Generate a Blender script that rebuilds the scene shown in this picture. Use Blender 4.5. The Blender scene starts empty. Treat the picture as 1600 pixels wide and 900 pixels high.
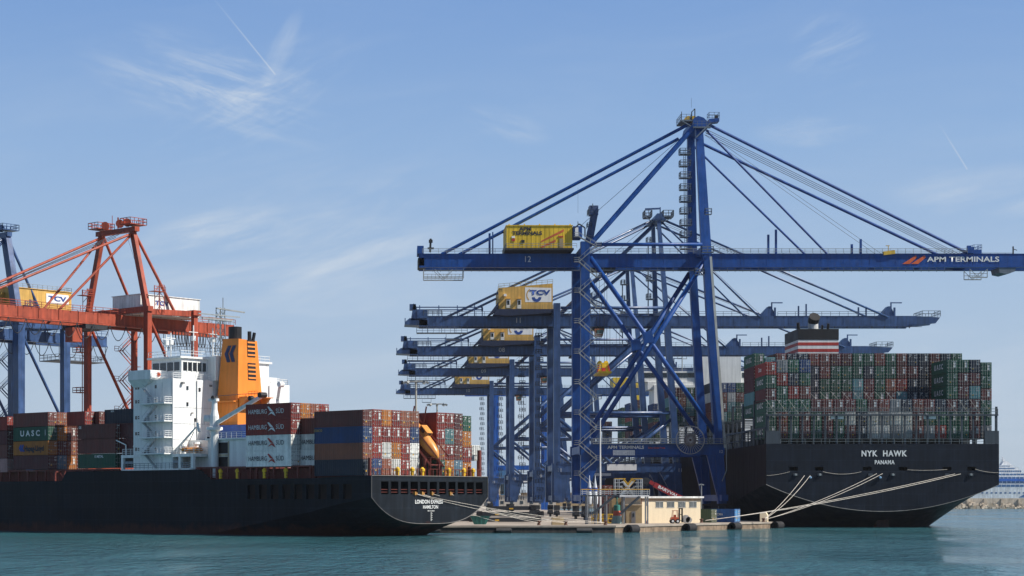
import bpy, bmesh, math, random
from mathutils import Vector, Matrix
random.seed(7)
S = bpy.context.scene
COL = S.collection
F, VX, VY, H, Q = 3000.0, 600.0, 781.0, 6.2, 1.32
R = math.radians

# ---------------------------------------------------------------- camera, sky, sun, exposure
cam_d = bpy.data.cameras.new('camera'); cam = bpy.data.objects.new('camera', cam_d); COL.objects.link(cam)
cam.location = (0, 0, H); cam.rotation_euler = (R(90), 0, 0)
cam_d.sensor_width = 36; cam_d.lens = F / 1600 * 36
cam_d.shift_x = 200 / 1600; cam_d.shift_y = 331 / 1600
cam_d.clip_start = 1; cam_d.clip_end = 40000
S.camera = cam
SUN_DIR = Vector((0.74, -0.19, 0.76)).normalized()
SUN_EL = math.asin(SUN_DIR.z)
wd = bpy.data.worlds.new('World'); S.world = wd; wd.use_nodes = True
wn, wl = wd.node_tree.nodes, wd.node_tree.links
wn.clear()
wo = wn.new('ShaderNodeOutputWorld'); bg = wn.new('ShaderNodeBackground'); bg.inputs['Strength'].default_value = 0.08
EXPO = 0.35; KS = 1 / (0.08 * 2 ** EXPO)
sky = wn.new('ShaderNodeTexSky'); sky.sky_type = 'NISHITA'; sky.sun_disc = False
sky.sun_elevation = SUN_EL; sky.sun_rotation = math.atan2(SUN_DIR.x, SUN_DIR.y)
sky.altitude = 0; sky.air_density = 1.0; sky.dust_density = 0.35; sky.ozone_density = 3.2
# thin cirrus and two contrails, laid out by direction
tc = wn.new('ShaderNodeTexCoord')
def wmath(op, a, b=None, c=None):
    n = wn.new('ShaderNodeMath'); n.operation = op
    for i, v in enumerate((a, b, c)):
        if v is None: continue
        if isinstance(v, (int, float)): n.inputs[i].default_value = v
        else: wl.new(v, n.inputs[i])
    return n.outputs[0]
def wramp(src, lo, hi, a=0.0, b=1.0):
    n = wn.new('ShaderNodeMapRange'); n.interpolation_type = 'SMOOTHSTEP'
    wl.new(src, n.inputs['Value'])
    n.inputs['From Min'].default_value = lo; n.inputs['From Max'].default_value = hi
    n.inputs['To Min'].default_value = a; n.inputs['To Max'].default_value = b
    return n.outputs[0]
sx = wn.new('ShaderNodeSeparateXYZ'); wl.new(tc.outputs['Generated'], sx.inputs[0])
dx, dy, dz = sx.outputs
ay = wmath('MAXIMUM', dy, 0.02)
pu = wmath('DIVIDE', dx, ay); pv = wmath('DIVIDE', dz, ay)      # tangent-plane direction towards +Y
cb = wn.new('ShaderNodeCombineXYZ'); wl.new(pu, cb.inputs[0]); wl.new(pv, cb.inputs[1])
def cloud(scale, rot, loc, det, lo, hi, dist=0.6, rough=0.6):
    mp = wn.new('ShaderNodeMapping'); mp.vector_type = 'TEXTURE'; mp.inputs['Scale'].default_value = tuple(1 / c_ for c_ in scale)
    mp.inputs['Rotation'].default_value = (0, 0, rot); mp.inputs['Location'].default_value = loc
    wl.new(cb.outputs[0], mp.inputs[0])
    nz = wn.new('ShaderNodeTexNoise'); nz.inputs['Scale'].default_value = 1; nz.inputs['Detail'].default_value = det
    nz.inputs['Roughness'].default_value = rough; nz.inputs['Distortion'].default_value = dist
    wl.new(mp.outputs[0], nz.inputs['Vector'])
    return wramp(nz.outputs['Fac'], lo, hi)
def blob(u, v, ru, rv, rot=0):
    du = wmath('SUBTRACT', pu, u); dv = wmath('SUBTRACT', pv, v)
    c, s = math.cos(rot), math.sin(rot)
    a = wmath('ADD', wmath('MULTIPLY', du, c / ru), wmath('MULTIPLY', dv, s / ru))
    b = wmath('ADD', wmath('MULTIPLY', du, -s / rv), wmath('MULTIPLY', dv, c / rv))
    q = wmath('ADD', wmath('MULTIPLY', a, a), wmath('MULTIPLY', b, b))
    return wramp(q, 0.0, 1.0, 1.0, 0.0)
def UV(px, py): return (px - VX) / F, (VY - py) / F
def mul(a, b): return wmath('MULTIPLY', a, b)
w1 = cloud((14, 70, 1), 0.05, (3.1, 0, 0), 7, 0.40, 0.80, 0.35)
w2 = cloud((9, 55, 1), 0.22, (8.0, 2.0, 0), 6, 0.40, 0.82, 0.3)
w3 = cloud((5, 26, 1), 0.12, (1.0, 5.0, 0), 5, 0.40, 0.85, 0.8)
parts_ = []
wa = cloud((16, 85, 1), -0.30, (2.1, .4, 0), 9, 0.40, 0.80, 0.35, .68)
wb = cloud((16, 80, 1), 0.42, (5.1, 3.4, 0), 9, 0.42, 0.82, 0.35, .68)
wc = cloud((12, 70, 1), 1.12, (1.7, 6.4, 0), 8, 0.36, 0.78, 0.3, .6)
for (px, py, rx, ry, rot, src, k) in [(310, 125, 170, 62, -0.25, wa, .50), (385, 160, 130, 60, -0.35, wa, .34), (455, 120, 110, 55, 0.4, wb, .30), (438, 80, 60, 16, 1.12, wc, .34), (370, 185, 130, 45, 0.4, wb, .50), (315, 382, 120, 42, 0.28, w2, .85),
        (430, 440, 240, 90, 0.2, w2, .6), (560, 370, 160, 70, 0.6, wb, .35), (1300, 85, 60, 60, 0.8, wb, .45), (1560, 300, 150, 40, 0.0, w2, .55), (790, 195, 60, 22, -0.3, wa, .4), (1270, 205, 80, 25, 0, w1, .4), (520, 330, 260, 90, 0.1, w2, .30)]:
    u, v = UV(px, py)
    parts_.append(mul(mul(src, blob(u, v, rx / F * 1.35, ry / F * 1.35, rot)), k))
parts_.append(mul(mul(w3, wramp(pv, 0.22, 0.0)), .42))
parts_.append(mul(w3, .10))
def trail(x0, y0, x1, y1, wpx, k):
    u0, v0 = UV(x0, y0); u1, v1 = UV(x1, y1)
    L = math.hypot(u1 - u0, v1 - v0); tx, ty = (u1 - u0) / L, (v1 - v0) / L
    du = wmath('SUBTRACT', pu, u0); dv = wmath('SUBTRACT', pv, v0)
    t = wmath('ADD', mul(du, tx / L), mul(dv, ty / L))
    n = wmath('ABSOLUTE', wmath('ADD', mul(du, -ty), mul(dv, tx)))
    return mul(mul(mul(wramp(n, wpx / F, 0.0), wramp(t, 0.0, 0.75)), wramp(t, 1.02, 1.0)), k)
parts_.append(trail(318, -22, 429, 115, 2.0, .42)); parts_.append(trail(1462, 185, 1511, 264, 2.0, .42))
tot = parts_[0]
for p in parts_[1:]: tot = wmath('ADD', tot, p)
tot = wmath('MINIMUM', tot, 0.85)
front = wmath('GREATER_THAN', dy, 0.02)
tot = mul(tot, front)
mixw = wn.new('ShaderNodeMix'); mixw.data_type = 'RGBA'
wl.new(tot, mixw.inputs[0])
tint = wn.new('ShaderNodeMix'); tint.data_type = 'RGBA'; tint.blend_type = 'MULTIPLY'; tint.inputs[0].default_value = 1
wl.new(sky.outputs[0], tint.inputs[6]); tint.inputs[7].default_value = (0.50, 0.52, 0.58, 1)
rampn = wn.new('ShaderNodeValToRGB'); wl.new(wmath('MULTIPLY', wmath('MAXIMUM', dz, 0.0), 2.0), rampn.inputs[0])
RC = [(0.0, (.50, .595, .700)), (.08, (.475, .59, .725)), (.21, (.405, .550, .750)), (.36, (.300, .470, .745)), (.50, (.215, .378, .700)), (1.0, (.14, .28, .58))]
rampn.color_ramp.elements[0].position = RC[0][0]; rampn.color_ramp.elements[0].color = (*RC[0][1], 1)
rampn.color_ramp.elements[1].position = RC[-1][0]; rampn.color_ramp.elements[1].color = (*RC[-1][1], 1)
for p_, c_ in RC[1:-1]:
    e_ = rampn.color_ramp.elements.new(p_); e_.color = (*c_, 1)
sc_ = wn.new('ShaderNodeVectorMath'); sc_.operation = 'SCALE'; wl.new(rampn.outputs[0], sc_.inputs[0]); sc_.inputs['Scale'].default_value = KS
air = wn.new('ShaderNodeMix'); air.data_type = 'RGBA'; wl.new(wramp(dz, .28, .60, .92, 0.0), air.inputs[0])
wl.new(tint.outputs[2], air.inputs[6]); wl.new(sc_.outputs[0], air.inputs[7])
wl.new(air.outputs[2], mixw.inputs[6]); mixw.inputs[7].default_value = (.60 * KS, .68 * KS, .78 * KS, 1); wl.new(mixw.outputs[2], bg.inputs['Color'])
wl.new(bg.outputs[0], wo.inputs['Surface'])
sun_d = bpy.data.lights.new('sun', 'SUN'); sun_d.energy = 5.0; sun_d.angle = R(0.53); sun_d.color = (1, .95, .87)
sun = bpy.data.objects.new('sun', sun_d); COL.objects.link(sun)
sun.rotation_euler = SUN_DIR.to_track_quat('Z', 'Y').to_euler(); sun.location = (200, -50, 200)
S.view_settings.view_transform = 'Standard'; S.view_settings.look = 'None'
S.view_settings.exposure = EXPO; S.view_settings.gamma = 1.0; S.view_settings.use_curve_mapping = False
S.render.engine = 'CYCLES'
S.cycles.max_bounces = 5; S.cycles.diffuse_bounces = 2; S.cycles.glossy_bounces = 3

# ---------------------------------------------------------------- materials
MATS = {}
def mat(name, col, rough=.55, metal=0.0, var=.18, scale=.35, streak=.25, spec=.4, bump=0.0, rust=0.0, objcol=False, rustcol=(.16, .06, .03), zband=None, seams=None):
    if name in MATS: return MATS[name]
    m = bpy.data.materials.new(name); m.use_nodes = True
    n, l = m.node_tree.nodes, m.node_tree.links
    b = n['Principled BSDF']
    b.inputs['Roughness'].default_value = rough; b.inputs['Metallic'].default_value = metal
    b.inputs['Specular IOR Level'].default_value = spec
    t = n.new('ShaderNodeTexCoord')
    vec = t.outputs['Object']
    if objcol:
        oi = n.new('ShaderNodeObjectInfo')
        ad = n.new('ShaderNodeVectorMath'); ad.operation = 'ADD'; l.new(vec, ad.inputs[0]); l.new(oi.outputs['Location'], ad.inputs[1]); vec = ad.outputs[0]
        base = oi.outputs['Color']
    else:
        rg = n.new('ShaderNodeRGB'); rg.outputs[0].default_value = (*col, 1); base = rg.outputs[0]
    nz = n.new('ShaderNodeTexNoise'); nz.inputs['Scale'].default_value = scale; nz.inputs['Detail'].default_value = 5; nz.inputs['Roughness'].default_value = .65
    l.new(vec, nz.inputs['Vector'])
    mp = n.new('ShaderNodeMapping'); mp.inputs['Scale'].default_value = (1.6, 1.6, .09); l.new(vec, mp.inputs[0])
    ns = n.new('ShaderNodeTexNoise'); ns.inputs['Scale'].default_value = 1.0; ns.inputs['Detail'].default_value = 4; l.new(mp.outputs[0], ns.inputs['Vector'])
    def rng(src, lo, hi, a, c):
        q = n.new('ShaderNodeMapRange'); q.inputs['From Min'].default_value = lo; q.inputs['From Max'].default_value = hi
        q.inputs['To Min'].default_value = a; q.inputs['To Max'].default_value = c; l.new(src, q.inputs['Value']); return q.outputs[0]
    m1 = n.new('ShaderNodeMath'); m1.operation = 'MULTIPLY'
    l.new(rng(nz.outputs['Fac'], .3, .7, 1 - var, 1 + var), m1.inputs[0]); l.new(rng(ns.outputs['Fac'], .3, .7, 1 - streak, 1 + streak * .6), m1.inputs[1])
    vm = n.new('ShaderNodeVectorMath'); vm.operation = 'SCALE'; l.new(base, vm.inputs[0]); l.new(m1.outputs[0], vm.inputs['Scale'])
    outc = vm.outputs[0]
    if zband:      # paint that changes with height: (z, soft, colour)
        g = n.new('ShaderNodeSeparateXYZ'); l.new(t.outputs['Object'], g.inputs[0])
        a = n.new('ShaderNodeMath'); a.operation = 'ADD'; l.new(g.outputs[2], a.inputs[0]); l.new(rng(nz.outputs['Fac'], .3, .7, -.9, .9), a.inputs[1])
        mk = n.new('ShaderNodeMix'); mk.data_type = 'RGBA'; l.new(rng(a.outputs[0], zband[0] + zband[1], zband[0] - zband[1], 0, 1), mk.inputs[0])
        l.new(outc, mk.inputs[6]); mk.inputs[7].default_value = (*zband[2], 1); outc = mk.outputs[2]
    if rust:
        n2 = n.new('ShaderNodeTexNoise'); n2.inputs['Scale'].default_value = 1.3; n2.inputs['Detail'].default_value = 8; n2.inputs['Roughness'].default_value = .75
        mp2 = n.new('ShaderNodeMapping'); mp2.inputs['Scale'].default_value = (1, 1, .45); l.new(vec, mp2.inputs[0]); l.new(mp2.outputs[0], n2.inputs['Vector'])
        mk = n.new('ShaderNodeMix'); mk.data_type = 'RGBA'; l.new(rng(n2.outputs['Fac'], .60, .72, 0, rust), mk.inputs[0])
        l.new(outc, mk.inputs[6]); mk.inputs[7].default_value = (*rustcol, 1); outc = mk.outputs[2]
    if seams:      # welded plate seams: (direction of the plating, plate length, plate height, lightening)
        g = n.new('ShaderNodeVectorMath'); g.operation = 'DOT_PRODUCT'; l.new(t.outputs['Object'], g.inputs[0]); g.inputs[1].default_value = seams[0]
        sz = n.new('ShaderNodeSeparateXYZ'); l.new(t.outputs['Object'], sz.inputs[0])
        cv = n.new('ShaderNodeCombineXYZ'); l.new(g.outputs['Value'], cv.inputs[0]); l.new(sz.outputs[2], cv.inputs[1])
        bt = n.new('ShaderNodeTexBrick'); bt.inputs['Scale'].default_value = 1; bt.inputs['Brick Width'].default_value = seams[1]; bt.inputs['Row Height'].default_value = seams[2]; bt.inputs['Mortar Size'].default_value = .045; bt.inputs['Bias'].default_value = 0
        bt.inputs['Color1'].default_value = (.85, .85, .85, 1); bt.inputs['Color2'].default_value = (1.12, 1.12, 1.12, 1); bt.inputs['Mortar'].default_value = (seams[3],) * 3 + (1,)
        l.new(cv.outputs[0], bt.inputs['Vector'])
        mk = n.new('ShaderNodeMix'); mk.data_type = 'RGBA'; mk.blend_type = 'MULTIPLY'; mk.inputs[0].default_value = 1; l.new(outc, mk.inputs[6]); l.new(bt.outputs['Color'], mk.inputs[7]); outc = mk.outputs[2]
    l.new(outc, b.inputs['Base Color'])
    l.new(rng(nz.outputs['Fac'], .3, .7, rough - .1, min(1, rough + .12)), b.inputs['Roughness'])
    if bump:
        bp = n.new('ShaderNodeBump'); bp.inputs['Strength'].default_value = bump; bp.inputs['Distance'].default_value = .05
        l.new(nz.outputs['Fac'], bp.inputs['Height']); l.new(bp.outputs[0], b.inputs['Normal'])
    MATS[name] = m; return m

BLUE = mat('bright_blue_paint', (.0025, .055, .245), .45, rust=.35, streak=.25, var=.22)
BLUE2 = mat('faded_blue_paint', (.027, .070, .185), .38, spec=.7, rust=.45, streak=.35, var=.3)
BLUE3 = mat('shade_greyed_blue', (.055, .09, .20), .6, rust=.3)  # crane blue greyed: shade on the service jib put into the colour
GALV = mat('galvanised_steel', (.27, .29, .29), .55, var=.2)
DGALV = mat('dark_galvanised_steel', (.12, .15, .19), .6)
ORANGE = mat('orange_red_crane_paint', (.35, .062, .028), .55, rust=.5, streak=.35, var=.25)
YEL = mat('yellow_house_paint', (.76, .50, .03), .6, var=.12, rust=.15)
YEL2 = mat('ochre_yellow_paint', (.62, .37, .09), .6, var=.14, rust=.2)
WHITE = mat('white_paint', (.80, .80, .78), .5, var=.05, streak=.08)
SWHITE = mat('ship_white_paint', (.80, .81, .79), .45, var=.06, streak=.14, rust=.28, rustcol=(.42, .28, .17))
GLASS = mat('dark_window_glass', (.015, .025, .035), .12, spec=.8, var=.05)
DARK = mat('dark_steel', (.025, .028, .034), .6)
BLACK = mat('black_paint', (.012, .012, .014), .5)
CABLE = mat('steel_cable', (.05, .06, .08), .5)
LETW = mat('white_lettering', (.75, .75, .73), .6, var=.12, streak=.1)
LETD = mat('dark_lettering', (.02, .025, .04), .6, var=.1)
LETG = mat('grey_lettering', (.55, .58, .62), .6)
LETO = mat('orange_lettering', (.70, .13, .04), .6, var=.1)
NAVY = mat('blue_lettering', (.02, .07, .30), .6)
HULL1 = mat('dark_navy_hull_paint', (.009, .013, .019), .62, spec=.15, streak=.35, var=.3, rust=.25, rustcol=(.085, .05, .035), zband=(1.3, .6, (.06, .022, .017)), seams=((-.731, .682, 0), 9, 2.4, 1.7))
HULL2 = mat('blue_black_hull_paint', (.009, .014, .024), .62, spec=.15, streak=.25, var=.25, rust=.3, rustcol=(.04, .026, .024), seams=((1, 1, 0), 8, 2.5, 1.6))
HSIDE = mat('rust_tinted_hull_paint', (.028, .020, .024), .75, spec=.05, streak=.5, var=.35, rust=.5, rustcol=(.11, .05, .04))
GREYSTEEL = mat('grey_deck_paint', (.042, .055, .07), .55, streak=.2)
REDSTEEL = mat('red_oxide_deck_paint', (.15, .03, .022), .6, rust=.3)
FUNO = mat('orange_funnel_paint', (.80, .24, .025), .5, var=.08, streak=.1)
BLUEP = mat('royal_blue_paint', (.015, .07, .32), .45)
REDP = mat('red_paint', (.42, .04, .03), .5)
REDB = mat('dark_red_boom_paint', (.30, .02, .025), .5)
CREAM = mat('cream_render', (.72, .60, .42), .85, var=.05, streak=.04, rust=.12, rustcol=(.5, .36, .22))
TAN = mat('tan_render', (.34, .26, .15), .85, var=.12, streak=.05)
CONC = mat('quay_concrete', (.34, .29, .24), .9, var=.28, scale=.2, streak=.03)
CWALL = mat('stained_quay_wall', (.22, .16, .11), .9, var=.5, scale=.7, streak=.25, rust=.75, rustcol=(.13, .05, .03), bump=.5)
CDARK = mat('shade_dark_quay_wall', (.045, .040, .038), .8, var=.4, streak=.4, rust=.4)  # shade of wall faces in grazing sun put into the colour
RUB = mat('black_rubber', (.016, .016, .018), .75)
TEAL = mat('sea_green_paint', (.04, .20, .17), .55, rust=.3)
PALET = mat('pale_weathered_green', (.30, .42, .38), .7, rust=.3)
ROPE = mat('pale_mooring_rope', (.72, .65, .56), .9, var=.1)
STONE = mat('breakwater_stone', (.58, .49, .38), .95, var=.35, scale=.6, bump=1.0)
HAZYW = mat('cruise_white_paint', (.72, .74, .76), .5)
HAZYB = mat('cruise_blue_window_band', (.07, .16, .34), .4)
CITY = mat('distant_building_render', (.50, .45, .38), .9)
LIFEO = mat('orange_lifeboat_shell', (.66, .27, .06), .4, var=.08)
PAINT = mat('container_paint', (1, 1, 1), .55, objcol=True, var=.18, streak=.22, rust=.45, scale=.6)
RODS = mat('container_lock_rods', (.30, .30, .29), .5, var=.2)
CODE = mat('container_codes', (.62, .62, .60), .6, var=.2)
STICK = mat('yellow_sticker', (.75, .42, .03), .6)

# ---------------------------------------------------------------- helpers
def W(px, py, d): return Vector(((px - VX) * d / F, d, H + (VY - py) * d / F))
class MB:
    def __init__(s): s.v = []; s.f = []; s.m = []
    def add(s, vs, fs, m=0):
        o = len(s.v); s.v += [tuple(v) for v in vs]; s.f += [tuple(i + o for i in f) for f in fs]; s.m += [m] * len(fs); return s
    def box(s, x0, x1, y0, y1, z0, z1, m=0, T=None):
        vs = [Vector((x, y, z)) for z in (z0, z1) for y in (y0, y1) for x in (x0, x1)]
        if T: vs = [T(v) for v in vs]
        return s.add(vs, [(0, 2, 3, 1), (4, 5, 7, 6), (0, 1, 5, 4), (2, 6, 7, 3), (0, 4, 6, 2), (1, 3, 7, 5)], m)
    def beam(s, a, b, w, h=None, up=Vector((0, 1, 0)), m=0, w2=None):
        a, b = Vector(a), Vector(b); h = w if h is None else h
        t = (b - a).normalized(); n = up - t * up.dot(t)
        if n.length < 1e-4: n = Vector((1, 0, 0)) - t * t.x
        n.normalize(); k = t.cross(n)
        w2 = w if w2 is None else w2
        vs = []
        for p, ww in ((a, w), (b, w2)):
            for i, j in ((-1, -1), (1, -1), (1, 1), (-1, 1)): vs.append(p + k * (ww / 2 * i) + n * (h / 2 * j))
        return s.add(vs, [(0, 3, 2, 1), (4, 5, 6, 7), (0, 1, 5, 4), (1, 2, 6, 5), (2, 3, 7, 6), (3, 0, 4, 7)], m)
    def tube(s, a, b, r, n=10, m=0, r2=None):
        a, b = Vector(a), Vector(b); t = (b - a).normalized()
        q = Vector((0, 0, 1)) if abs(t.z) < .9 else Vector((1, 0, 0))
        u = t.cross(q).normalized(); k = t.cross(u); r2 = r if r2 is None else r2
        vs = [p + (u * math.cos(6.28318 * i / n) + k * math.sin(6.28318 * i / n)) * rr for p, rr in ((a, r), (b, r2)) for i in range(n)]
        fs = [(i, (i + 1) % n, n + (i + 1) % n, n + i) for i in range(n)] + [tuple(range(n - 1, -1, -1)), tuple(range(n, 2 * n))]
        return s.add(vs, fs, m)
    def path(s, pts, r, n=6, m=0):
        for a, b in zip(pts, pts[1:]): s.tube(a, b, r, n, m)
        return s
    def prism(s, pts, off, m=0):
        n = len(pts); off = Vector(off); vs = [Vector(p) for p in pts] + [Vector(p) + off for p in pts]
        return s.add(vs, [tuple(range(n - 1, -1, -1)), tuple(range(n, 2 * n))] + [(i, (i + 1) % n, n + (i + 1) % n, n + i) for i in range(n)], m)
    def lathe(s, c, prof, n=16, m=0, axis='z'):
        c = Vector(c); vs = []
        for r, h in prof:
            for i in range(n):
                a = 6.28318 * i / n; p = Vector((r * math.cos(a), r * math.sin(a), h))
                if axis == 'y': p = Vector((p.x, p.z, p.y))
                if axis == 'x': p = Vector((p.z, p.x, p.y))
                vs.append(c + p)
        fs = [(j * n + i, j * n + (i + 1) % n, (j + 1) * n + (i + 1) % n, (j + 1) * n + i) for j in range(len(prof) - 1) for i in range(n)]
        fs += [tuple(range(n - 1, -1, -1)), tuple((len(prof) - 1) * n + i for i in range(n))]
        return s.add(vs, fs, m)
    def rail(s, a, b, h=1.1, sp=2.2, r=.04, bars=2):
        a, b = Vector(a), Vector(b); L = (b - a).length; n = max(1, round(L / sp)); z = Vector((0, 0, 1))
        for i in range(n + 1):
            p = a.lerp(b, i / n); s.beam(p, p + z * h, r * 2, m=0)
        for k in range(bars): s.beam(a + z * h * (k + 1) / bars, b + z * h * (k + 1) / bars, r * 2, up=z)
        return s
    def railring(s, pts, **k):
        for a, b in zip(pts, pts[1:] + pts[:1]): s.rail(a, b, **k)
        return s
    def grate(s, a, b, w, t=.12, across=Vector((0, 1, 0))):
        return s.beam(a, b, t, w, up=across)
    def build(s, name, m, parent=None, smooth=False, **props):
        me = bpy.data.meshes.new(name)
        org = parent_world(parent) if parent else Vector((0, 0, 0))
        if parent is None and 'at' in props: org = Vector(props.pop('at'))
        elif 'at' in props: org = Vector(props.pop('at'))
        me.from_pydata([tuple(Vector(v) - org) for v in s.v], [], s.f)
        ms = m if isinstance(m, (list, tuple)) else [m]
        for x in ms: me.materials.append(x)
        if len(ms) > 1: me.polygons.foreach_set('material_index', s.m)
        if smooth: me.polygons.foreach_set('use_smooth', [True] * len(s.f))
        me.update()
        o = bpy.data.objects.new(name, me); COL.objects.link(o)
        if parent: o.parent = parent
        else: o.location = org
        for k, v in props.items(): o[k] = v
        return o
def parent_world(p):
    v = Vector((0, 0, 0))
    while p is not None: v += p.location; p = p.parent
    return v
def thing(name, label, cat, loc, group=None):
    o = bpy.data.objects.new(name, None); COL.objects.link(o); o.location = loc
    o.empty_display_size = 1; o['label'] = label; o['category'] = cat
    if group: o['group'] = group
    return o
def struct(o): o['kind'] = 'structure'; return o
def kids(o): return [c for c in bpy.data.objects if c.parent == o]
def text(name, s, size, m, parent, at, right=(1, 0, 0), up=(0, 0, 1), bold=.015, depth=.02, align='CENTER', sx=1.0, font_sp=1.0, local=False):
    c = bpy.data.curves.new('t', 'FONT'); c.body = s; c.size = 1; c.align_x = align; c.align_y = 'CENTER'; c.offset = bold; c.extrude = 0.0; c.space_character = font_sp
    c.resolution_u = 3
    o = bpy.data.objects.new('t', c); COL.objects.link(o)
    bpy.context.view_layer.update()
    me = bpy.data.meshes.new_from_object(o.evaluated_get(bpy.context.evaluated_depsgraph_get()))
    bpy.data.objects.remove(o); bpy.data.curves.remove(c)
    r, u = Vector(right).normalized(), Vector(up).normalized(); nrm = r.cross(u)
    org = parent_world(parent) if parent and not local else Vector((0, 0, 0))
    for v in me.vertices:
        v.co = Vector(at) - org + r * (v.co.x * size / .7 * sx) + u * (v.co.y * size / .7) + nrm * depth
    me.materials.clear(); me.materials.append(m); me.name = name
    ob = bpy.data.objects.new(name, me); COL.objects.link(ob); ob.parent = parent
    return ob
def fence_stairs(mb, A, B, z0, z1, dz, wide=Vector((0, 1.0, 0)), r=.07, hand=1.0, land=1.2):
    """zigzag stair: flights between plan points A and B"""
    A, B = Vector((A[0], A[1], 0)), Vector((B[0], B[1], 0)); z = z0; k = 0; t = (B - A).normalized()
    while z < z1 - .1:
        zn = min(z + dz, z1); p, q = (A, B) if k % 2 == 0 else (B, A)
        a = Vector((p.x, p.y, z)); b = Vector((q.x, q.y, zn))
        for o in (Vector((0, 0, 0)), wide):
            mb.beam(a + o, b + o, .15, .06, up=Vector((0, 1, 0)))
            mb.beam(a + o + Vector((0, 0, hand)), b + o + Vector((0, 0, hand)), r * 1.2)
            for j in range(4): c = a.lerp(b, j / 3) + o; mb.beam(c, c + Vector((0, 0, hand)), r)
        mb.beam(a + wide / 2, b + wide / 2, .10, wide.length, up=wide)
        out = (t if k % 2 == 0 else -t) * land
        c = Vector((q.x, q.y, zn))
        mb.beam(c + wide / 2, c + out + wide / 2, .12, wide.length, up=wide)
        for o in (Vector((0, 0, 0)), wide): mb.rail(c + o, c + out + o, h=hand, sp=1.2, r=r / 1.6)
        mb.rail(c + out, c + out + wide, h=hand, sp=1.2, r=r / 1.6)
        z = zn; k += 1
    return mb
def bogie(root, c, n=4, along=Vector((0, 1, 0)), pm=None, wheel_d=.9):
    """travelling gear under a leg: equaliser frame and wheels"""
    c = Vector(c); b = MB(); L = n * 1.25
    b.beam(c + along * (-L / 2) + Vector((0, 0, 1.5)), c + along * (L / 2) + Vector((0, 0, 1.5)), .9, 1.1, up=Vector((0, 0, 1)) if False else Vector((0, 1, 0)).cross(along).normalized() if along.cross(Vector((0, 1, 0))).length > .1 else Vector((1, 0, 0)))
    b.beam(c + Vector((0, 0, 2.0)), c + Vector((0, 0, 3.4)), 1.6, 1.4)
    for k in (-1, 1): b.beam(c + along * (L / 4 * k) + Vector((0, 0, .7)), c + along * (L / 4 * k) + Vector((0, 0, 1.5)), 1.5, .8)
    o = b.build('bogie', pm, root)
    side = along.cross(Vector((0, 0, 1)))
    for i in range(n):
        p = c + along * ((i - (n - 1) / 2) * 1.2) + Vector((0, 0, wheel_d / 2))
        MB().tube(p - side * .15, p + side * .15, wheel_d / 2, 12).build('wheel', DARK, o)
    return o

# ---------------------------------------------------------------- water and ground
def water():
    m = bpy.data.materials.new('harbour_water'); m.use_nodes = True
    n, l = m.node_tree.nodes, m.node_tree.links; b = n['Principled BSDF']
    b.inputs['Base Color'].default_value = (.036, .132, .155, 1); b.inputs['Roughness'].default_value = .08; b.inputs['IOR'].default_value = 1.33
    t = n.new('ShaderNodeTexCoord'); prev = None
    for sc, st, dist in (((1.3, .55, 1), 1.0, .60), ((4.5, 3, 1), 1.0, .13), ((.45, .16, 1), 1.0, 1.1)):
        mp = n.new('ShaderNodeMapping'); mp.inputs['Scale'].default_value = sc; mp.inputs['Rotation'].default_value = (0, 0, .12)
        l.new(t.outputs['Object'], mp.inputs[0])
        nz = n.new('ShaderNodeTexNoise'); nz.inputs['Scale'].default_value = 1; nz.inputs['Detail'].default_value = 4; nz.inputs['Distortion'].default_value = .5
        l.new(mp.outputs[0], nz.inputs['Vector'])
        bp = n.new('ShaderNodeBump'); bp.inputs['Strength'].default_value = st; bp.inputs['Distance'].default_value = dist
        l.new(nz.outputs['Fac'], bp.inputs['Height'])
        if prev: l.new(prev, bp.inputs['Normal'])
        prev = bp.outputs[0]
    mp = n.new('ShaderNodeMapping'); mp.inputs['Scale'].default_value = (.035, .018, 1); l.new(t.outputs['Object'], mp.inputs[0])
    nz = n.new('ShaderNodeTexNoise'); nz.inputs['Detail'].default_value = 5; nz.inputs['Scale'].default_value = 1; nz.inputs['Distortion'].default_value = .8; l.new(mp.outputs[0], nz.inputs['Vector'])
    mr = n.new('ShaderNodeMapRange'); mr.inputs['From Min'].default_value = .35; mr.inputs['From Max'].default_value = .65; mr.inputs['To Min'].default_value = .02; mr.inputs['To Max'].default_value = .16; l.new(nz.outputs['Fac'], mr.inputs['Value']); l.new(mr.outputs[0], b.inputs['Roughness'])
    l.new(prev, b.inputs['Normal'])
    o = MB().add([(-8400, -240, 0), (10900, -240, 0), (10900, 12400, 0), (-8400, 12400, 0)], [(0, 1, 2, 3)]).build('water', m); struct(o)
water()
# pier that carries the blue cranes
poly = [(9.6, 359), (43.4, 361), (86, 421), (84.6, 428), (84.6, 1400), (7, 1400)]
o = MB().prism([(x, y, Q) for x, y in poly], (0, 0, .004)).build('pier_pavement', CONC); struct(o)
def wallseg(a, b, m, th=1.2):
    a, b = Vector((*a, 0)), Vector((*b, 0)); t = (b - a).normalized(); n = Vector((t.y, -t.x, 0))
    mb = MB().prism([a + Vector((0, 0, -3)), b + Vector((0, 0, -3)), b - n * th + Vector((0, 0, -3)), a - n * th + Vector((0, 0, -3))], (0, 0, 3 + Q - .28))
    o = mb.build('quay_wall', m); struct(o)
    o = MB().prism([a + n * .18 + Vector((0, 0, Q - .28)), b + n * .18 + Vector((0, 0, Q - .28)), b - n * th + Vector((0, 0, Q - .28)), a - n * th + Vector((0, 0, Q - .28))], (0, 0, .34)).build('quay_kerb', CONC); struct(o)
wallseg(poly[0], poly[1], CDARK); wallseg(poly[1], poly[2], CWALL); wallseg(poly[2], poly[3], CWALL); wallseg(poly[3], poly[4], CDARK); wallseg(poly[5], poly[0], CDARK)

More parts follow.
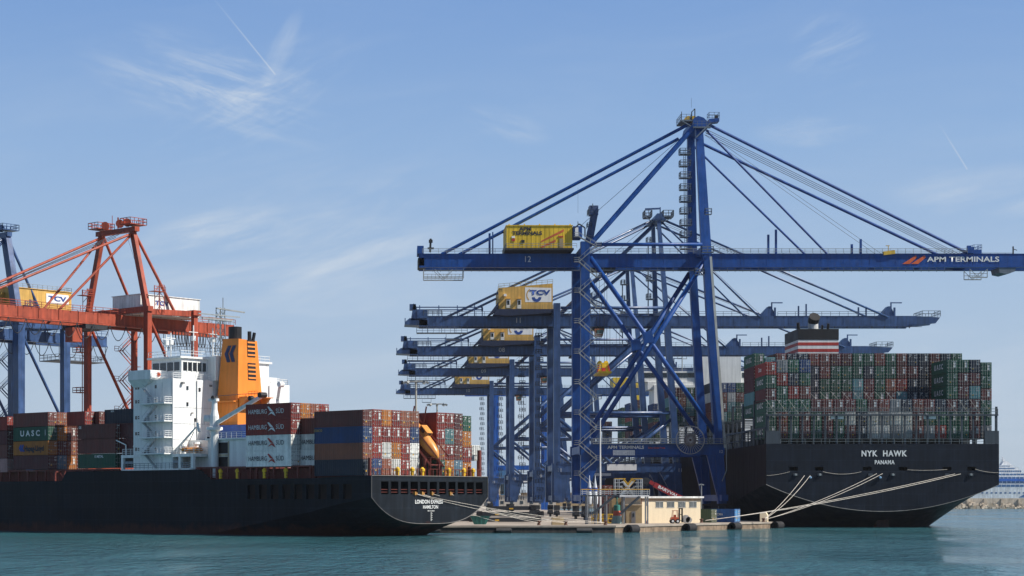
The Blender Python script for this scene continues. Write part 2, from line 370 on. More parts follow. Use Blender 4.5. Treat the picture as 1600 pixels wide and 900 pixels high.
# ---------------------------------------------------------------- shipping containers
CW, CH, CL = 2.44, 2.896, 12.19
def container_mesh(L):
    b = MB(); p = .16
    for x in (0, L - p):
        for y in (0, CW - p): b.box(x, x + p, y, y + p, 0, CH)
    for y in (0.02, CW - .12):
        b.box(p, L - p, y, y + .10, 0.0, .16); b.box(p, L - p, y, y + .10, CH - .12, CH - .01)
    for x in (0.01, L - .13): b.box(x, x + .12, p, CW - p, 0, .16); b.box(x, x + .12, p, CW - p, CH - .14, CH - .01)
    n = int((L - 2 * p) / .5); st = (L - 2 * p) / n
    for y, sg in ((.055, 1), (CW - .055, -1)):
        vs = []
        for i in range(n):
            x = p + i * st
            for dx_, d in ((0, 0), (.35, 0), (.5, .045), (.85, .045)):
                for z in (.16, CH - .12): vs.append((x + dx_ * st, y + sg * d, z))
        for z in (.16, CH - .12): vs.append((L - p, y, z))
        b.add(vs, [(2 * i, 2 * i + 2, 2 * i + 3, 2 * i + 1) for i in range(len(vs) // 2 - 1)])
    b.box(.08, L - .08, .10, CW - .10, CH - .07, CH - .03)       # roof
    b.box(.10, L - .06, .13, CW - .13, .10, CH - .08)
    me = bpy.data.meshes.new('container_body'); me.from_pydata(b.v, [], b.f); me.materials.append(PAINT); me.update(); return me
def door_mesh(side, kind):
    """one door leaf on the x=0 face; side 0/1"""
    b = MB(); y0 = .17 + side * 1.055; y1 = y0 + 1.045
    b.box(-.03, .05, y0, y1, .17, CH - .15)
    for k in range(4):
        z = .30 + k * .62; b.box(-.055, -.03, y0 + .10, y1 - .10, z, z + .42)
    for k, y in enumerate((y0 + .25, y1 - .25)):
        b.tube((-.11, y, .04), (-.11, y, CH - .05), .032, 5, m=1)
        for z in (.22, 1.0, 1.9, CH - .22): b.box(-.13, -.05, y - .09, y + .09, z - .05, z + .05, m=1)
        b.box(-.16, -.11, y - .05, y + .32, 1.0, 1.07, m=1)
    for z in (.35, 1.1, 1.8, 2.5):
        yy = y0 if side == 0 else y1; b.box(-.09, -.03, yy - .07, yy + .07, z, z + .12, m=1)
    rr = random.Random(kind * 7 + side)
    if side == 0 and kind in (0, 1):        # local y runs right to left seen from aft, so leaf 0 is the right one
        for z in (1.15, 1.75): b.box(-.07, -.056, y0 + .22, y0 + .84, z, z + .50, m=2)
        for yy in (.1, .45, .75): b.box(-.07, -.056, y0 + yy, y0 + yy + .26, 2.45, 2.60, m=2)
    elif side == 0:
        for z in (2.50, 2.32, 1.95, 1.82, 1.69): b.box(-.07, -.056, y0 + .15, y0 + .15 + rr.uniform(.3, .7), z, z + .08, m=2)
    if side == 1 and kind in (0, 2): b.box(-.07, -.056, y0 + .2, y0 + .75, 2.42, 2.60, m=2); b.box(-.07, -.056, y0 + .5, y0 + .9, 2.1, 2.2, m=2)
    if kind in (2, 3) and side == (kind == 3): b.box(-.07, -.056, y0 + .3, y0 + .55, .7, .95, m=3)
    me = bpy.data.meshes.new('container_door'); me.from_pydata(b.v, [], b.f)
    for m in (PAINT, RODS, CODE, STICK): me.materials.append(m)
    me.polygons.foreach_set('material_index', b.m); me.update(); return me
BODY = {CL: container_mesh(CL), 6.06: container_mesh(6.06)}
DOORS = {(s, k): door_mesh(s, k) for s in (0, 1) for k in range(4)}
CC = dict(red=(.36, .040, .028), brown=(.22, .055, .042), orange=(.72, .25, .035), blue=(.03, .085, .25), green=(.020, .120, .070), white=(.66, .66, .62),
          teal=(.13, .33, .35), grey=(.25, .26, .27), maroon=(.13, .026, .03), navy=(.016, .028, .055), rust=(.40, .13, .07), sky=(.16, .32, .45), pink=(.55, .30, .28),
          dark=(.05, .06, .07), yellow=(.7, .5, .12))
WORD = dict(red='red', brown='brown red', orange='orange', blue='blue', green='dark green', white='white', teal='pale teal', grey='grey', maroon='maroon', navy='navy blue',
            rust='rust red', sky='light blue', pink='pale pink', dark='charcoal', yellow='yellow')
NC = [0]
def container(pos, ang, colour, label, group, L=CL, sc=1.0, kind=None, sch=None, doors=True, f=1.0):
    o = bpy.data.objects.new('shipping_container', BODY[L]); COL.objects.link(o)
    o.location = pos; o.rotation_euler = (0, 0, ang); o.scale = (sc, sc, sch or sc)
    c = Vector(CC[colour]) * (random.uniform(.52, .72) * f * (1.0 if colour != 'white' or f > 1 else 1.75)); o.color = (*c, 1)
    o['label'] = label; o['category'] = 'container'; o['group'] = group; NC[0] += 1
    k = random.choice((1, 2, 3)) if kind is None else kind
    if doors:
        for s in (0, 1):
            d = bpy.data.objects.new('container_door', DOORS[(s, k)]); COL.objects.link(d); d.parent = o; d.color = o.color
    return o
ORD = ['first', 'second', 'third', 'fourth', 'fifth', 'sixth', 'seventh', 'eighth', 'ninth', 'tenth', 'eleventh', 'twelfth', 'thirteenth', 'fourteenth', 'fifteenth', 'sixteenth',
       'seventeenth', 'eighteenth', 'nineteenth', 'twentieth']

# ---------------------------------------------------------------- hull lofting
def loft(stations, T, deck, n=12, botm=-6, matfn=None):
    """stations: (along, z0, zf, centre, half, deck) -> closed hull"""
    b = MB(); rings = []
    for (t, z0, zf, c, hb, pw, dk) in stations:
        pts = []
        for i in range(-n, n + 1):
            q = abs(i) / n; x = c + hb * (i / n); pts.append((x, z0 + (zf - z0) * q ** pw))
        ring = [(c - hb, dk)] + [(c - hb, zf + (dk - zf) * k / 3) for k in (2, 1)] + pts + [(c + hb, zf + (dk - zf) * k / 3) for k in (1, 2)] + [(c + hb, dk)]
        rings.append([T(t, x, z) for x, z in ring])
    N = len(rings[0]); vs = [p for r in rings for p in r]; fs = []; ms = []
    for k in range(len(rings) - 1):
        for i in range(N):
            j = (i + 1) % N; fs.append((k * N + i, k * N + j, (k + 1) * N + j, (k + 1) * N + i)); ms.append(1 if i < 3 else (2 if i == N - 1 else 0))
    fs.append(tuple(range(N - 1, -1, -1))); ms.append(0)
    fs.append(tuple((len(rings) - 1) * N + i for i in range(N))); ms.append(0)
    b.v = [tuple(v) for v in vs]; b.f = fs; b.m = ms
    return b
def carve(o, cutter):
    c = cutter.build('tmp', DARK, None)
    for me_ in (o.data, c.data):
        bm = bmesh.new(); bm.from_mesh(me_); bmesh.ops.triangulate(bm, faces=bm.faces); bmesh.ops.recalc_face_normals(bm, faces=bm.faces); bm.to_mesh(me_); bm.free()
    md = o.modifiers.new('b', 'BOOLEAN'); md.object = c; md.solver = 'EXACT'; md.use_self = True; md.operation = 'DIFFERENCE'
    c.location = c.location
    bpy.context.view_layer.update()
    me = bpy.data.meshes.new_from_object(o.evaluated_get(bpy.context.evaluated_depsgraph_get()))
    o.modifiers.clear(); old = o.data; o.data = me; me.name = old.name
    cm = c.data; bpy.data.objects.remove(c); bpy.data.meshes.remove(cm)

# ================================================================ ship on the left
EX, EY, AX, AY = .682, .731, -.731, .682
O1 = Vector((-2.1, 319.0, 0))
E3, A3, Z3 = Vector((EX, EY, 0)), Vector((AX, AY, 0)), Vector((0, 0, 1))
def T1(t, w, z): return Vector((O1.x + AX * t + EX * w, O1.y + AY * t + EY * w, z))
ship1 = thing('container_ship', 'dark navy container ship with white superstructure and orange funnel at left', 'ship', T1(60, 15, 0))
st = [(0, 2.1, 6.6, 15, 15, 3.2, 10.25), (4, .8, 6.0, 15, 15, 3.2, 10.2), (8, -.7, 5.4, 15, 15, 3.2, 10.1), (14, -2.6, 4.2, 15, 15, 3.2, 9.9), (24, -5, 2.6, 15, 15, 3.4, 9.9),
      (40, -7.5, 0, 15, 15, 4, 9.9), (70, -8.5, -3, 15, 15, 5, 9.9), (190, -8.5, -4, 15, 15, 5, 9.9), (215, -8.5, -3, 15, 12, 4, 11), (235, -8.5, -2, 15, 6.5, 3, 12), (250, -8, -1, 15, .4, 2, 13)]
b = loft(st, T1, 10)
b.m = [0 if k == 1 else k for k in b.m]; b.m = [1 if k == 2 else 0 for k in b.m]
hull1 = b.build('hull', [HULL1, REDSTEEL], ship1)
# openings of the mooring deck
cut = MB()
for k in range(11):
    w = 2.35 + k * 2.45; cut.box(-1.0, 4.2, w, w + 1.85, 7.15, 9.30, T=lambda v: T1(v.x, v.y, v.z))
carve(hull1, cut)
cut = MB()
for k in range(10):
    t = 1.6 + k * 2.95; cut.box(t + (3 if k == 0 else 0), t + 2.0 + (3 if k == 0 else 0), -1, 1.6, 6.35 + (.0), 8.85, T=lambda v: T1(v.x, v.y, v.z))
carve(hull1, cut)
hull1['label'] = 'near black hull with a flat stern pierced by mooring deck openings'
def TB(b, t0, t1, w0, w1, z0, z1, m=0): return b.box(t0, t1, w0, w1, z0, z1, m, T=lambda v: T1(v.x, v.y, v.z))
b = MB()
b.prism([T1(39.5, -.08, 9.7), T1(83.5, -.08, 9.7), T1(82, -.08, 11.7), T1(43, -.08, 11.7)], E3 * .5); b.build('bulwark', HULL1, ship1)
b = MB()
for k in range(11):
    w = 2.35 + k * 2.45
    for z in (7.5, 7.95): b.beam(T1(.25, w, z), T1(.25, w + 1.85, z), .09, up=Z3)
b.build('mooring_deck_rail', REDSTEEL, ship1)
for w in (10.6, 12.4, 14.9, 19.7):
    b = MB(); b.box(-.25, .5, w, w + .25, 7.0, 7.6, T=lambda v: T1(v.x, v.y, v.z)); b.box(-.1, .5, w + .5, w + .75, 7.0, 7.45, T=lambda v: T1(v.x, v.y, v.z))
    b.build('fairlead', mat('ochre_fairlead', (.45, .22, .05), .6), ship1)
TB(MB(), 1.2, 33, .55, .6, 5.9, 9.1).build('added_recess_panel', mat('rusty_dark_interior', (.022, .012, .010), .9, var=.5, scale=1.2, rust=.8, rustcol=(.05, .02, .015)), ship1)  # panel added inside the openings so they look less black
b = MB(); pts = [T1(-.06, 15 + 15.02 * i / 20, 2.1 + 4.5 * abs(i / 20) ** 3.2) for i in range(-20, 21)]
b.path([T1(-.06, -.02, 10.2)] + pts + [T1(-.06, 30.02, 10.2)], .07, 5); b.path([T1(-.06, -.02, 10.25), T1(-.06, 30.02, 10.25)], .09, 5)
b.build('hull_edge', mat('worn_hull_edge', (.13, .12, .11), .6), ship1)
text('ship_name', 'LONDON EXPRESS', .64, LETW, ship1, T1(-.09, 14.3, 5.85), E3, Z3, bold=.02, sx=.93)
text('ship_name', 'HAMILTON', .58, LETW, ship1, T1(-.09, 14.7, 4.95), E3, Z3, bold=.015, sx=.93)
text('ship_name', 'IMO 9143544', .22, LETW, ship1, T1(-.09, 14.8, 4.3), E3, Z3, bold=.01)
b = MB()
for k in range(9): b.box(-.09, -.07, 14.75, 15.0 + (.2 if k % 2 else 0), 2.6 + k * .18, 2.67 + k * .18, T=lambda v: T1(v.x, v.y, v.z))
b.build('draught_marks', LETW, ship1)
TB(MB(), 5.5, 11, 14.7, 15.3, -3, 1.9).build('rudder', mat('rusty_rudder', (.10, .04, .03), .8, rust=.6), ship1)
# coaming, posts and railings under the deck stacks
b = MB(); TB(b, 31, 140, 2.2, 27.8, 9.9, 11.9); TB(b, 15, 30.5, 1.9, 28, 9.9, 11.7); TB(b, 1.6, 14, 1.2, 28.5, 9.95, 10.3); b.build('hatch_coaming', REDSTEEL, ship1)
b = MB(); rr = random.Random(3)
t = 14.5
while t < 138:
    if not 44 < t < 66:
        TB(b, t, t + .35, .15, .5, 9.9, 12.15)
        if rr.random() < .5: b.beam(T1(t, .3, 10), T1(t + 2.2, .3, 12.1), .12)
    t += rr.choice((1.5, 2.9, 3.0))
b.beam(T1(14.5, .32, 12.0), T1(44, .32, 12.0), .28, up=Z3); b.beam(T1(66, .32, 12.0), T1(138, .32, 12.0), .28, up=Z3)
for (t0, t1) in ((14, 43), (83, 138)): b.rail(T1(t0, .05, 9.9), T1(t1, .05, 9.9), h=1.1, sp=1.6, r=.035)
for w in (0.5, 14.4, 17.8, 28.6): TB(b, .8, 1.3, w, w + .35, 10.2, 13.2)
for k in range(28): TB(b, .5, .62, 1 + k, 1.1 + k, 10.2, 11.5)
b.beam(T1(.56, .5, 11.5), T1(.56, 29.5, 11.5), .08, up=Z3)
for t0 in (14.0, 19.0, 30.9, 79.6, 86.2): TB(b, t0, t0 + .5, .3, 29, 11.6, 12.1); 
TB(b, .7, 1.2, 28.7, 29.2, 10.2, 15); TB(b, .7, 1.2, 26.0, 26.4, 10.2, 12)
b.build('lashing_posts', REDSTEEL, ship1)
for (t, w) in [(2.0 - 1.2, 7.3), (.8, 11.0), (.8, 13.6), (.8, 20.5), (.8, 24.5), (.8, 27.0), (33, .2), (37.5, .25), (26, .2), (20.6, .2)]:
    b = MB(); b.lathe(T1(t, w, 10.0), [(.3, 0), (.3, 1.1), (.42, 1.1), (.42, 1.5), (.12, 1.8)], 8); b.build('ventilator', mat('yellow_deck_fitting', (.72, .45, .02), .5), ship1)

A1 = math.atan2(AY, AX); K1 = .94
def c1(t, w, z, colour, label, L=CL, kind=None, **k):
    return container(T1(t, w + CW * K1, z), A1, colour, label, 'containers stacked on the left ship', L=L, sc=K1, sch=.949 if z > 10 else K1, kind=kind, **k)
P1, H1 = 2.345, 2.752
bayA = ['brown red orange red rust rust', 'blue red red red red blue', 'rust red white orange red white', 'navy blue rust white red white']
bayA_k = [3, 0, 0, 0, 0, 3]
for r, row in enumerate(bayA):
    for c, col in enumerate(row.split()):
        z = 10.42 + (3 - r) * H1
        kd = (0 if col in ('red',) else 3)
        o = c1(2.0 - (.0 if c else 0), .06 + c * P1, z - (.15 if c == 0 else 0), col, f'{WORD[col]} container left of the lifeboat, {ORD[r]} tier from top, {ORD[c]} column from left', kind=kd)
        if r == 1 and c == 0: text('lettering', 'COSCO', .42, mat('yellow_lettering', (.5, .33, .05), .6), o, (11.2, CW + .03, 2.3), (-1, 0, 0), bold=.02, local=True)
rowsB = ['red red maroon green', 'red teal brown orange', 'rust red brown red', 'green orange sky orange']
for r, row in enumerate(rowsB):
    for c, col in enumerate(row.split()):
        c1(2.0, 18.6 + c * P1, 10.42 + (3 - r) * H1 - (.35 if c == 3 else 0), col, f'{WORD[col]} container right of the lifeboat, {ORD[r]} tier from top, {ORD[c]} column from left', kind=0 if col == 'red' else 2)
c1(2.0, 28.1, 10.42 + H1, 'white', 'lone white container at the far right end of the stern stack')
# twenty-foot bay between
for r, col in enumerate(['brown', 'white', 'white']):
    for c in (1, 2):
        o = c1(13.8, .06 + c * P1, 12.1 + (2 - r) * H1, col, f'{WORD[col]} twenty foot container between two long stacks, {ORD[r]} from top, ' + ('nearer' if c == 1 else 'farther') + ' column', L=6.06)
        if c == 1 and col == 'white': text('lettering', 'HAMBURG', .85, LETD, o, (3.2, CW + .03, 1.4), (-1, 0, 0), bold=.0, local=True, sx=.95)
def hamburg(o, m, mb):
    text('lettering', 'HAMBURG', .85, m, o, (8.9, CW + .03, 1.42), (-1, 0, 0), bold=.0, local=True, sx=.88)
    text('lettering', 'SÜD', .85, m, o, (2.9, CW + .03, 1.42), (-1, 0, 0), bold=.0, local=True, sx=.95)
    b = MB(); y = CW + .02
    b.add([(6.3, y, 2.3), (5.9, y, 2.35), (4.9, y, 1.6), (4.7, y, 1.35), (5.6, y, 1.5)], [(0, 1, 2, 3, 4)]); b.add([(4.1, y, .55), (4.6, y, 1.3), (5.3, y, 1.35), (6.2, y, .7), (5.2, y, 1.05)], [(0, 1, 2, 3, 4)])
    e = b.build('emblem', mb, None); e.parent = o
colsB = [['red', 'red', 'white', 'white'], ['orange', 'brown', 'grey', 'white'], ['rust', 'red', 'white', 'brown'], ['red', 'red', 'brown', 'brown']]
for c, col4 in enumerate(colsB):
    for r, col in enumerate(col4):
        if c > 1 and r > 0: continue
        z = 12.05 + (3 - r) * H1
        o = c1(19.2, .06 + c * P1, z, col, f'{WORD[col]} container beside the orange funnel, {ORD[r]} tier from top, {ORD[c]} column', kind=(0 if c == 0 and r < 2 else None))
        if c == 0: hamburg(o, LETW if r < 2 else LETD, LETW if r < 2 else REDP)
# forward bays
bays = [(87.9, [['brown', 'green', 'orange', 'maroon'], ['rust', 'orange', 'brown', 'sky'], ['rust', 'brown', 'rust', 'orange'], ['maroon', 'maroon', 'brown', 'brown']], 'far left stack'),
        (101.4, [['red', 'maroon', 'brown', 'pink'], ['brown', 'red', 'rust', 'brown']], 'stack cut by left edge')]
for t0, cols, where in bays:
    for c, col4 in enumerate(cols):
        for r, col in enumerate(col4):
            o = c1(t0, .06 + c * P1, 12.3 + (3 - r) * 2.84 - (.5 if t0 > 100 else 0), col, f'{WORD[col]} container in {where}, {ORD[r]} tier from top, {ORD[c]} column')
            if c == 0 and t0 < 100:
                if r == 1: text('lettering', 'U A S C', 1.15, LETW, o, (6.2, CW + .03, 1.5), (-1, 0, 0), bold=.03, local=True, sx=1.25); text('lettering', 'UACU', .3, LETW, o, (.9, CW + .03, 1.6), (0, 0, 1), (1, 0, 0), bold=.02, local=True)
                if r == 2:
                    text('lettering', 'Hapag-Lloyd', 1.05, LETD, o, (4.8, CW + .03, 1.3), (-1, 0, 0), bold=.04, local=True, sx=.9)
                    b = MB(); y = CW + .03
                    for x in (0, .75): b.add([(10.2 - x, y, 1.45), (9.6 - x, y, 2.2), (9.1 - x, y, 2.2), (9.5 - x, y, 1.45), (8.9 - x, y, .75), (9.5 - x, y, .75)], [(0, 1, 2, 3), (0, 3, 4, 5)])
                    e = b.build('emblem', NAVY, None); e.parent = o
for r, (col, nm) in enumerate([('brown', 0), ('brown', 0), ('green', 0)]):
    o = c1(67.0, .06, 12.3 + (2 - r) * 2.84, col, f'{WORD[col]} container left of the white superstructure, {["topmost", "middle", "bottom"][r]} of the outer stack')
    if r == 2: text('lettering', 'K METAL', .5, LETW, o, (5.2, CW + .03, 2.3), (-1, 0, 0), bold=.03, local=True)
    if r == 0: text('lettering', 'GE', .5, LETW, o, (11.4, CW + .03, 2.3), (-1, 0, 0), bold=.03, local=True)
for r, col in enumerate(['maroon', 'maroon', 'dark']):
    c1(61.9, 1.2, 12.3 + (2 - r) * 2.84, col, f'{WORD[col]} short container tucked against the white superstructure, {["topmost", "middle", "bottom"][r]} of its stack', L=6.06)
o = c1(61.7, 2.4, 12.3 + 3 * 2.84, 'navy', 'navy blue container on the top tier just left of the white superstructure')
text('lettering', 'NYK', .35, LETW, o, (9.6, CW + .03, 2.5), (-1, 0, 0), bold=.03, local=True)
c1(80, 3.0, 12.3 + 3 * 2.84, 'red', 'red short container on the top tier between the forward stacks', L=6.06, kind=2)
for r, col in enumerate(['brown', 'maroon']): c1(78.6, 5.4, 12.3 + (3 - r) * 2.84, col, f'{WORD[col]} container half hidden between forward stacks, {ORD[r]} from the top', L=6.06)

# superstructure
hs = SWHITE
b = MB(); TB(b, 50.4, 61.7, 0.1, 30, 11.9, 28.6); TB(b, 44.0, 50.4, 4, 26, 10, 17.2); TB(b, 46.8, 50.4, 12.5, 24, 17, 28.4)
b.build('deckhouse', hs, ship1)
b = MB(); TB(b, 52.0, 60.6, 3.6, 26, 28.6, 32.6); TB(b, 51.6, 61.2, 3.0, 26.5, 32.6, 32.95); TB(b, 49.6, 53.5, 10.0, 15.5, 28.6, 33.2); b.build('wheelhouse', hs, ship1)
b = MB(); TB(b, 51.93, 51.99, 4.0, 9.6, 30.3, 31.9); TB(b, 52.6, 60.2, 3.53, 3.59, 30.3, 31.9); b.build('window', GLASS, ship1)
b = MB()
for w in (4.9, 6.1, 7.3, 8.5): TB(b, 51.88, 51.99, w, w + .18, 30.2, 32.0)
for t in (54, 56, 58): TB(b, t, t + .18, 3.45, 3.59, 30.2, 32.0)
b.build('window_mullions', hs, ship1)
for w0 in (-1.2, 27.2):       # bridge wings
    b = MB(); TB(b, 55.4, 61.7, w0, w0 + 4.0, 28.62, 28.9); TB(b, 55.4, 61.7, w0, w0 + .15, 28.9, 30.35); TB(b, 61.5, 61.7, w0, w0 + 4, 28.9, 30.35)
    TB(b, 55.2, 55.4, w0, w0 + 4.0, 28.9, 30.3)
    b.prism([T1(55.4, w0, 28.6), T1(61.7, w0, 28.6), T1(61.7, max(w0, .1) if w0 < 5 else w0, 27.2), T1(58.5, max(w0, .1) if w0 < 5 else w0, 27.2)], E3 * 1.3)
    b.build('bridge_wing', hs, ship1)
b = MB(); b.lathe(T1(55.1, .6, 29.5), [(.34, -.08), (.45, 0), (.34, .08)], 12, axis='y'); b.build('life_ring', mat('life_ring_orange', (.7, .12, .04), .5), ship1)
def outside_rail(b, pts, z, **k):
    for p, q in zip(pts, pts[1:]): b.rail(T1(*p, z), T1(*q, z), h=1.05, sp=1.3, r=.035, **k)
b = MB()
outside_rail(b, [(61.0, 3.2), (51.8, 3.2), (51.8, 26)], 32.95); outside_rail(b, [(50.5, 0.3), (50.5, 9.8)], 28.62, bars=3); outside_rail(b, [(46.9, 12.7), (46.9, 24)], 28.42, bars=3); outside_rail(b, [(50.5, 15.6), (50.5, 29.5), (61, 29.9)], 28.62, bars=3)
outside_rail(b, [(55.2, -1.0), (50.5, .2)], 28.62); b.build('railing', hs, ship1)
for k, z in enumerate((15.35, 18.05, 20.75, 25.2, 23.0)):
    if k == 4: continue
    z = (14.6, 17.6, 20.6, 23.9)[k] if k < 4 else z
    b = MB(); TB(b, 50.5, 58.8, -1.45, .1, z, z + .25); TB(b, 50.5, 53.4, -1.9, -1.45, z, z + .25)
    b.beam(T1(58.5, -.6, z - .1), T1(55.5, -.1, z - 1.0), .15)
    bb = b.build('balcony', hs, ship1)
    b = MB(); b.rail(T1(50.6, -1.85, z + .2), T1(53.3, -1.85, z + .2), sp=.9, r=.04, bars=3); b.rail(T1(53.3, -1.42, z + .2), T1(58.7, -1.42, z + .2), sp=.9, r=.035, bars=3); b.rail(T1(50.6, -1.6, z + .2), T1(50.6, 0, z + .2), sp=.9, r=.04, bars=3)
    b.build('railing', hs, bb)
wz = (15.4, 18.3, 21.3, 24.3, 26.9)
for z in wz:
    for t in (60.9, 60.2, 55.2): MB().box(t - .22, t + .22, .02, .09, z, z + .62, T=lambda v: T1(v.x, v.y, v.z)).build('window', GLASS, ship1)
for z, w in ((26.6, 3.4), (23.6, 3.4), (26.4, 6.4), (20.7, 5.3), (15.3, 3.0), (17.3, 8.5)): MB().box(50.3, 50.39, w, w + .45, z, z + .7, T=lambda v: T1(v.x, v.y, v.z)).build('window', GLASS, ship1)
b = MB()
for z in (17.3, 20.3, 23.3): TB(b, 50.33, 50.39, .3, 12, z, z + .05)
for w in (5.9,): TB(b, 50.3, 50.39, w, w + .08, 12, 28)
TB(b, 50.3, 50.39, 5.3, 6.3, 19.6, 21.2); TB(b, 50.2, 50.3, 7.6, 7.75, 20.2, 21.4)
for t in (50.6, 53.4): TB(b, t, t + .06, 0.03, .09, 12, 28)
b.build('plate_seams', mat('grey_white_trim', (.55, .56, .56), .5), ship1)  # seams and trim in an even, greyer white
for z in (15.4, 18.4, 21.4, 24.6): MB().box(56.9, 57.6, .02, .09, z - .6, z + .9, T=lambda v: T1(v.x, v.y, v.z)).build('door', mat('grey_door', (.3, .32, .34), .5), ship1)
b = MB()
for k, z in enumerate((12.0, 14.6, 17.6, 20.6, 23.9)):
    t0, t1 = (54.2, 57.8) if k % 2 == 0 else (57.8, 54.2)
    b.beam(T1(t0, -.7, z + .1), T1(t1, -.7, z + 3.0), .12, .7, up=E3); b.beam(T1(t0, -1.0, z + 1.1), T1(t1, -1.0, z + 3.9), .06)
b.build('outside_ladder', mat('grey_ladder_paint', (.5, .52, .53), .6), ship1)  # even grey paint, also used for the pipes
for (t, w, z, sz) in ((50.3, 2.0, 27.6, .5), (50.3, 9.0, 27.4, .4), (50.3, 4.5, 22.2, .3), (46.7, 15, 27.2, .4), (50.3, 8.8, 14.6, .4)):
    MB().box(t - sz, t, w, w + sz, z, z + sz * .8, T=lambda v: T1(v.x, v.y, v.z)).build('floodlight', mat('grey_floodlight', (.2, .2, .2), .5), ship1)
b = MB()
for w in (5.9, 11.4): b.tube(T1(50.25, w, 12), T1(50.25, w, 28.4), .09, 6)
for w in (14.5, 21): b.tube(T1(46.65, w, 17.2), T1(46.65, w, 28), .09, 6)
b.beam(T1(50.2, 10.2, 17.4), T1(50.2, 10.2, 28.6), .5, .1, up=A3); b.build('pipes', mat('grey_ladder_paint', (.5, .52, .53), .6), ship1)
for (t, w, h, q) in ((49, 1.5, 1.4, .45), (47.5, 3.3, 1.8, .5), (54, 1.0, 1.2, .35), (59, .9, 1.6, .4), (62.5, 1.4, 1.5, .4), (63.6, 2.6, 2.0, .45)):
    b = MB(); b.lathe(T1(t, w, 14.65), [(q, 0), (q, h), (q * 1.5, h), (q * 1.3, h + .4)], 10); b.build('mushroom_vent', hs, ship1)
b = MB(); b.tube(T1(65, 1, 14.65), T1(65, 1, 16.6), .15, 6); b.beam(T1(65, 1, 16.6), T1(67.2, .2, 17.6), .2); b.build('small_davit', hs, ship1)
TB(MB(), 52.6, 54.6, .6, 1.6, 14.65, 16.3).build('deck_locker', mat('navy_locker', (.03, .05, .09), .5), ship1)
# gallery at the ship's side under the deckhouse
b = MB(); TB(b, 44.6, 65.2, -.05, 5, 14.1, 14.65); TB(b, 64.6, 65.2, -.02, .5, 11.7, 14.1); TB(b, 44.6, 45.3, -.02, .5, 11.7, 14.1); TB(b, 48.1, 48.7, -.02, .5, 11.7, 14.1); TB(b, 44.6, 65.2, 4.4, 5, 11.7, 14.1); TB(b, 44.6, 65.2, -.02, .25, 11.65, 11.95)
b.build('side_gallery', hs, ship1)
b = MB(); b.rail(T1(45.3, .1, 11.9), T1(64.6, .1, 11.9), h=1.1, sp=1.2, r=.04, bars=3); b.beam(T1(49, .3, 13.2), T1(64.4, .3, 13.2), .5, .2); b.build('railing', mat('grey_blue_rail', (.22, .26, .30), .5), ship1)
b = MB(); b.rail(T1(44.8, .2, 14.65), T1(65, .2, 14.65), sp=1.2, r=.035, bars=3); b.rail(T1(44.6, .2, 14.65), T1(44.6, 5, 14.65), sp=1.2, r=.035, bars=3); b.build('railing', hs, ship1)
# orange rescue boat with its davit
b = MB(); b.lathe(T1(46.8, 1.6, 15.8), [(.1, -2.6), (.6, -2.2), (.85, -1), (.9, 1), (.7, 2), (.15, 2.6)], 10, axis='x')
rb = b.build('rescue_boat', LIFEO, None, at=T1(46.8, 1.6, 14.7), label='small orange rescue boat on the white ship gallery under the davit', category='boat')
rb.scale = (.8, 1, .62)
b = MB(); b.tube(T1(50.2, 1.2, 14.6), T1(50.0, 1.2, 15.9), .35); b.beam(T1(50.0, 1.0, 15.8), T1(44.6, .6, 19.4), .42, w2=.25); b.beam(T1(49, 1.5, 14.7), T1(45.6, 1, 18.6), .14); b.tube(T1(43.9, .8, 18.6), T1(44.4, .8, 20.2), .25)
b.build('davit', hs, ship1)
# aft engine casing with dark louvred openings
b = MB(); TB(b, 32.0, 44, 3.0, 20, 10.2, 17.1); TB(b, 31.6, 44.2, 2.4, 20.3, 17.1, 17.4); b.build('engine_casing', hs, ship1)
for z0, z1 in ((14.6, 16.6), (11.9, 14.0)): TB(MB(), 38.6, 42.6, 2.93, 2.99, z0, z1).build('louvre_opening', BLACK, ship1)
b = MB(); TB(b, 38.3, 43, 2.86, 2.99, 14.1, 14.5); TB(b, 38.2, 38.45, 2.86, 2.99, 11.8, 16.8); b.build('opening_frame', mat('rusty_cream_paint', (.55, .46, .33), .7, rust=.7), ship1)
b = MB(); outside_rail(b, [(44, 2.6), (31.8, 2.6), (31.8, 20)], 17.4, bars=3); b.build('railing', hs, ship1)
# blue base, orange funnel
b = MB(); TB(b, 40.5, 50.2, 9.2, 19.5, 17.4, 20.1); TB(b, 33.6, 40.5, 10.5, 17.5, 17.4, 20.1); b.build('funnel_base', BLUEP, ship1)
b = MB(); TB(b, 40.35, 40.45, 11.8, 12.8, 18.2, 19.6); TB(b, 33.5, 33.58, 12.2, 13.2, 18.2, 19.6); b.build('white_panel', WHITE, ship1)
fb = [T1(43.6, 10.0, 20.1), T1(43.6, 16.9, 20.1), T1(49.9, 16.9, 20.1), T1(49.9, 10.0, 20.1)]
ft = [T1(44.3, 10.9, 36.2), T1(44.3, 15.6, 36.0), T1(48.7, 15.6, 36.2), T1(48.7, 10.9, 36.4)]
funnel = MB().add(fb + ft, [(3, 2, 1, 0), (4, 5, 6, 7), (0, 1, 5, 4), (1, 2, 6, 5), (2, 3, 7, 6), (3, 0, 4, 7)]).build('funnel', FUNO, ship1)
def aft(w, z, o=.06):   # point on the funnel's aft face
    k = (z - 20.1) / 16; return T1(43.6 + .7 * k - o, w, z)
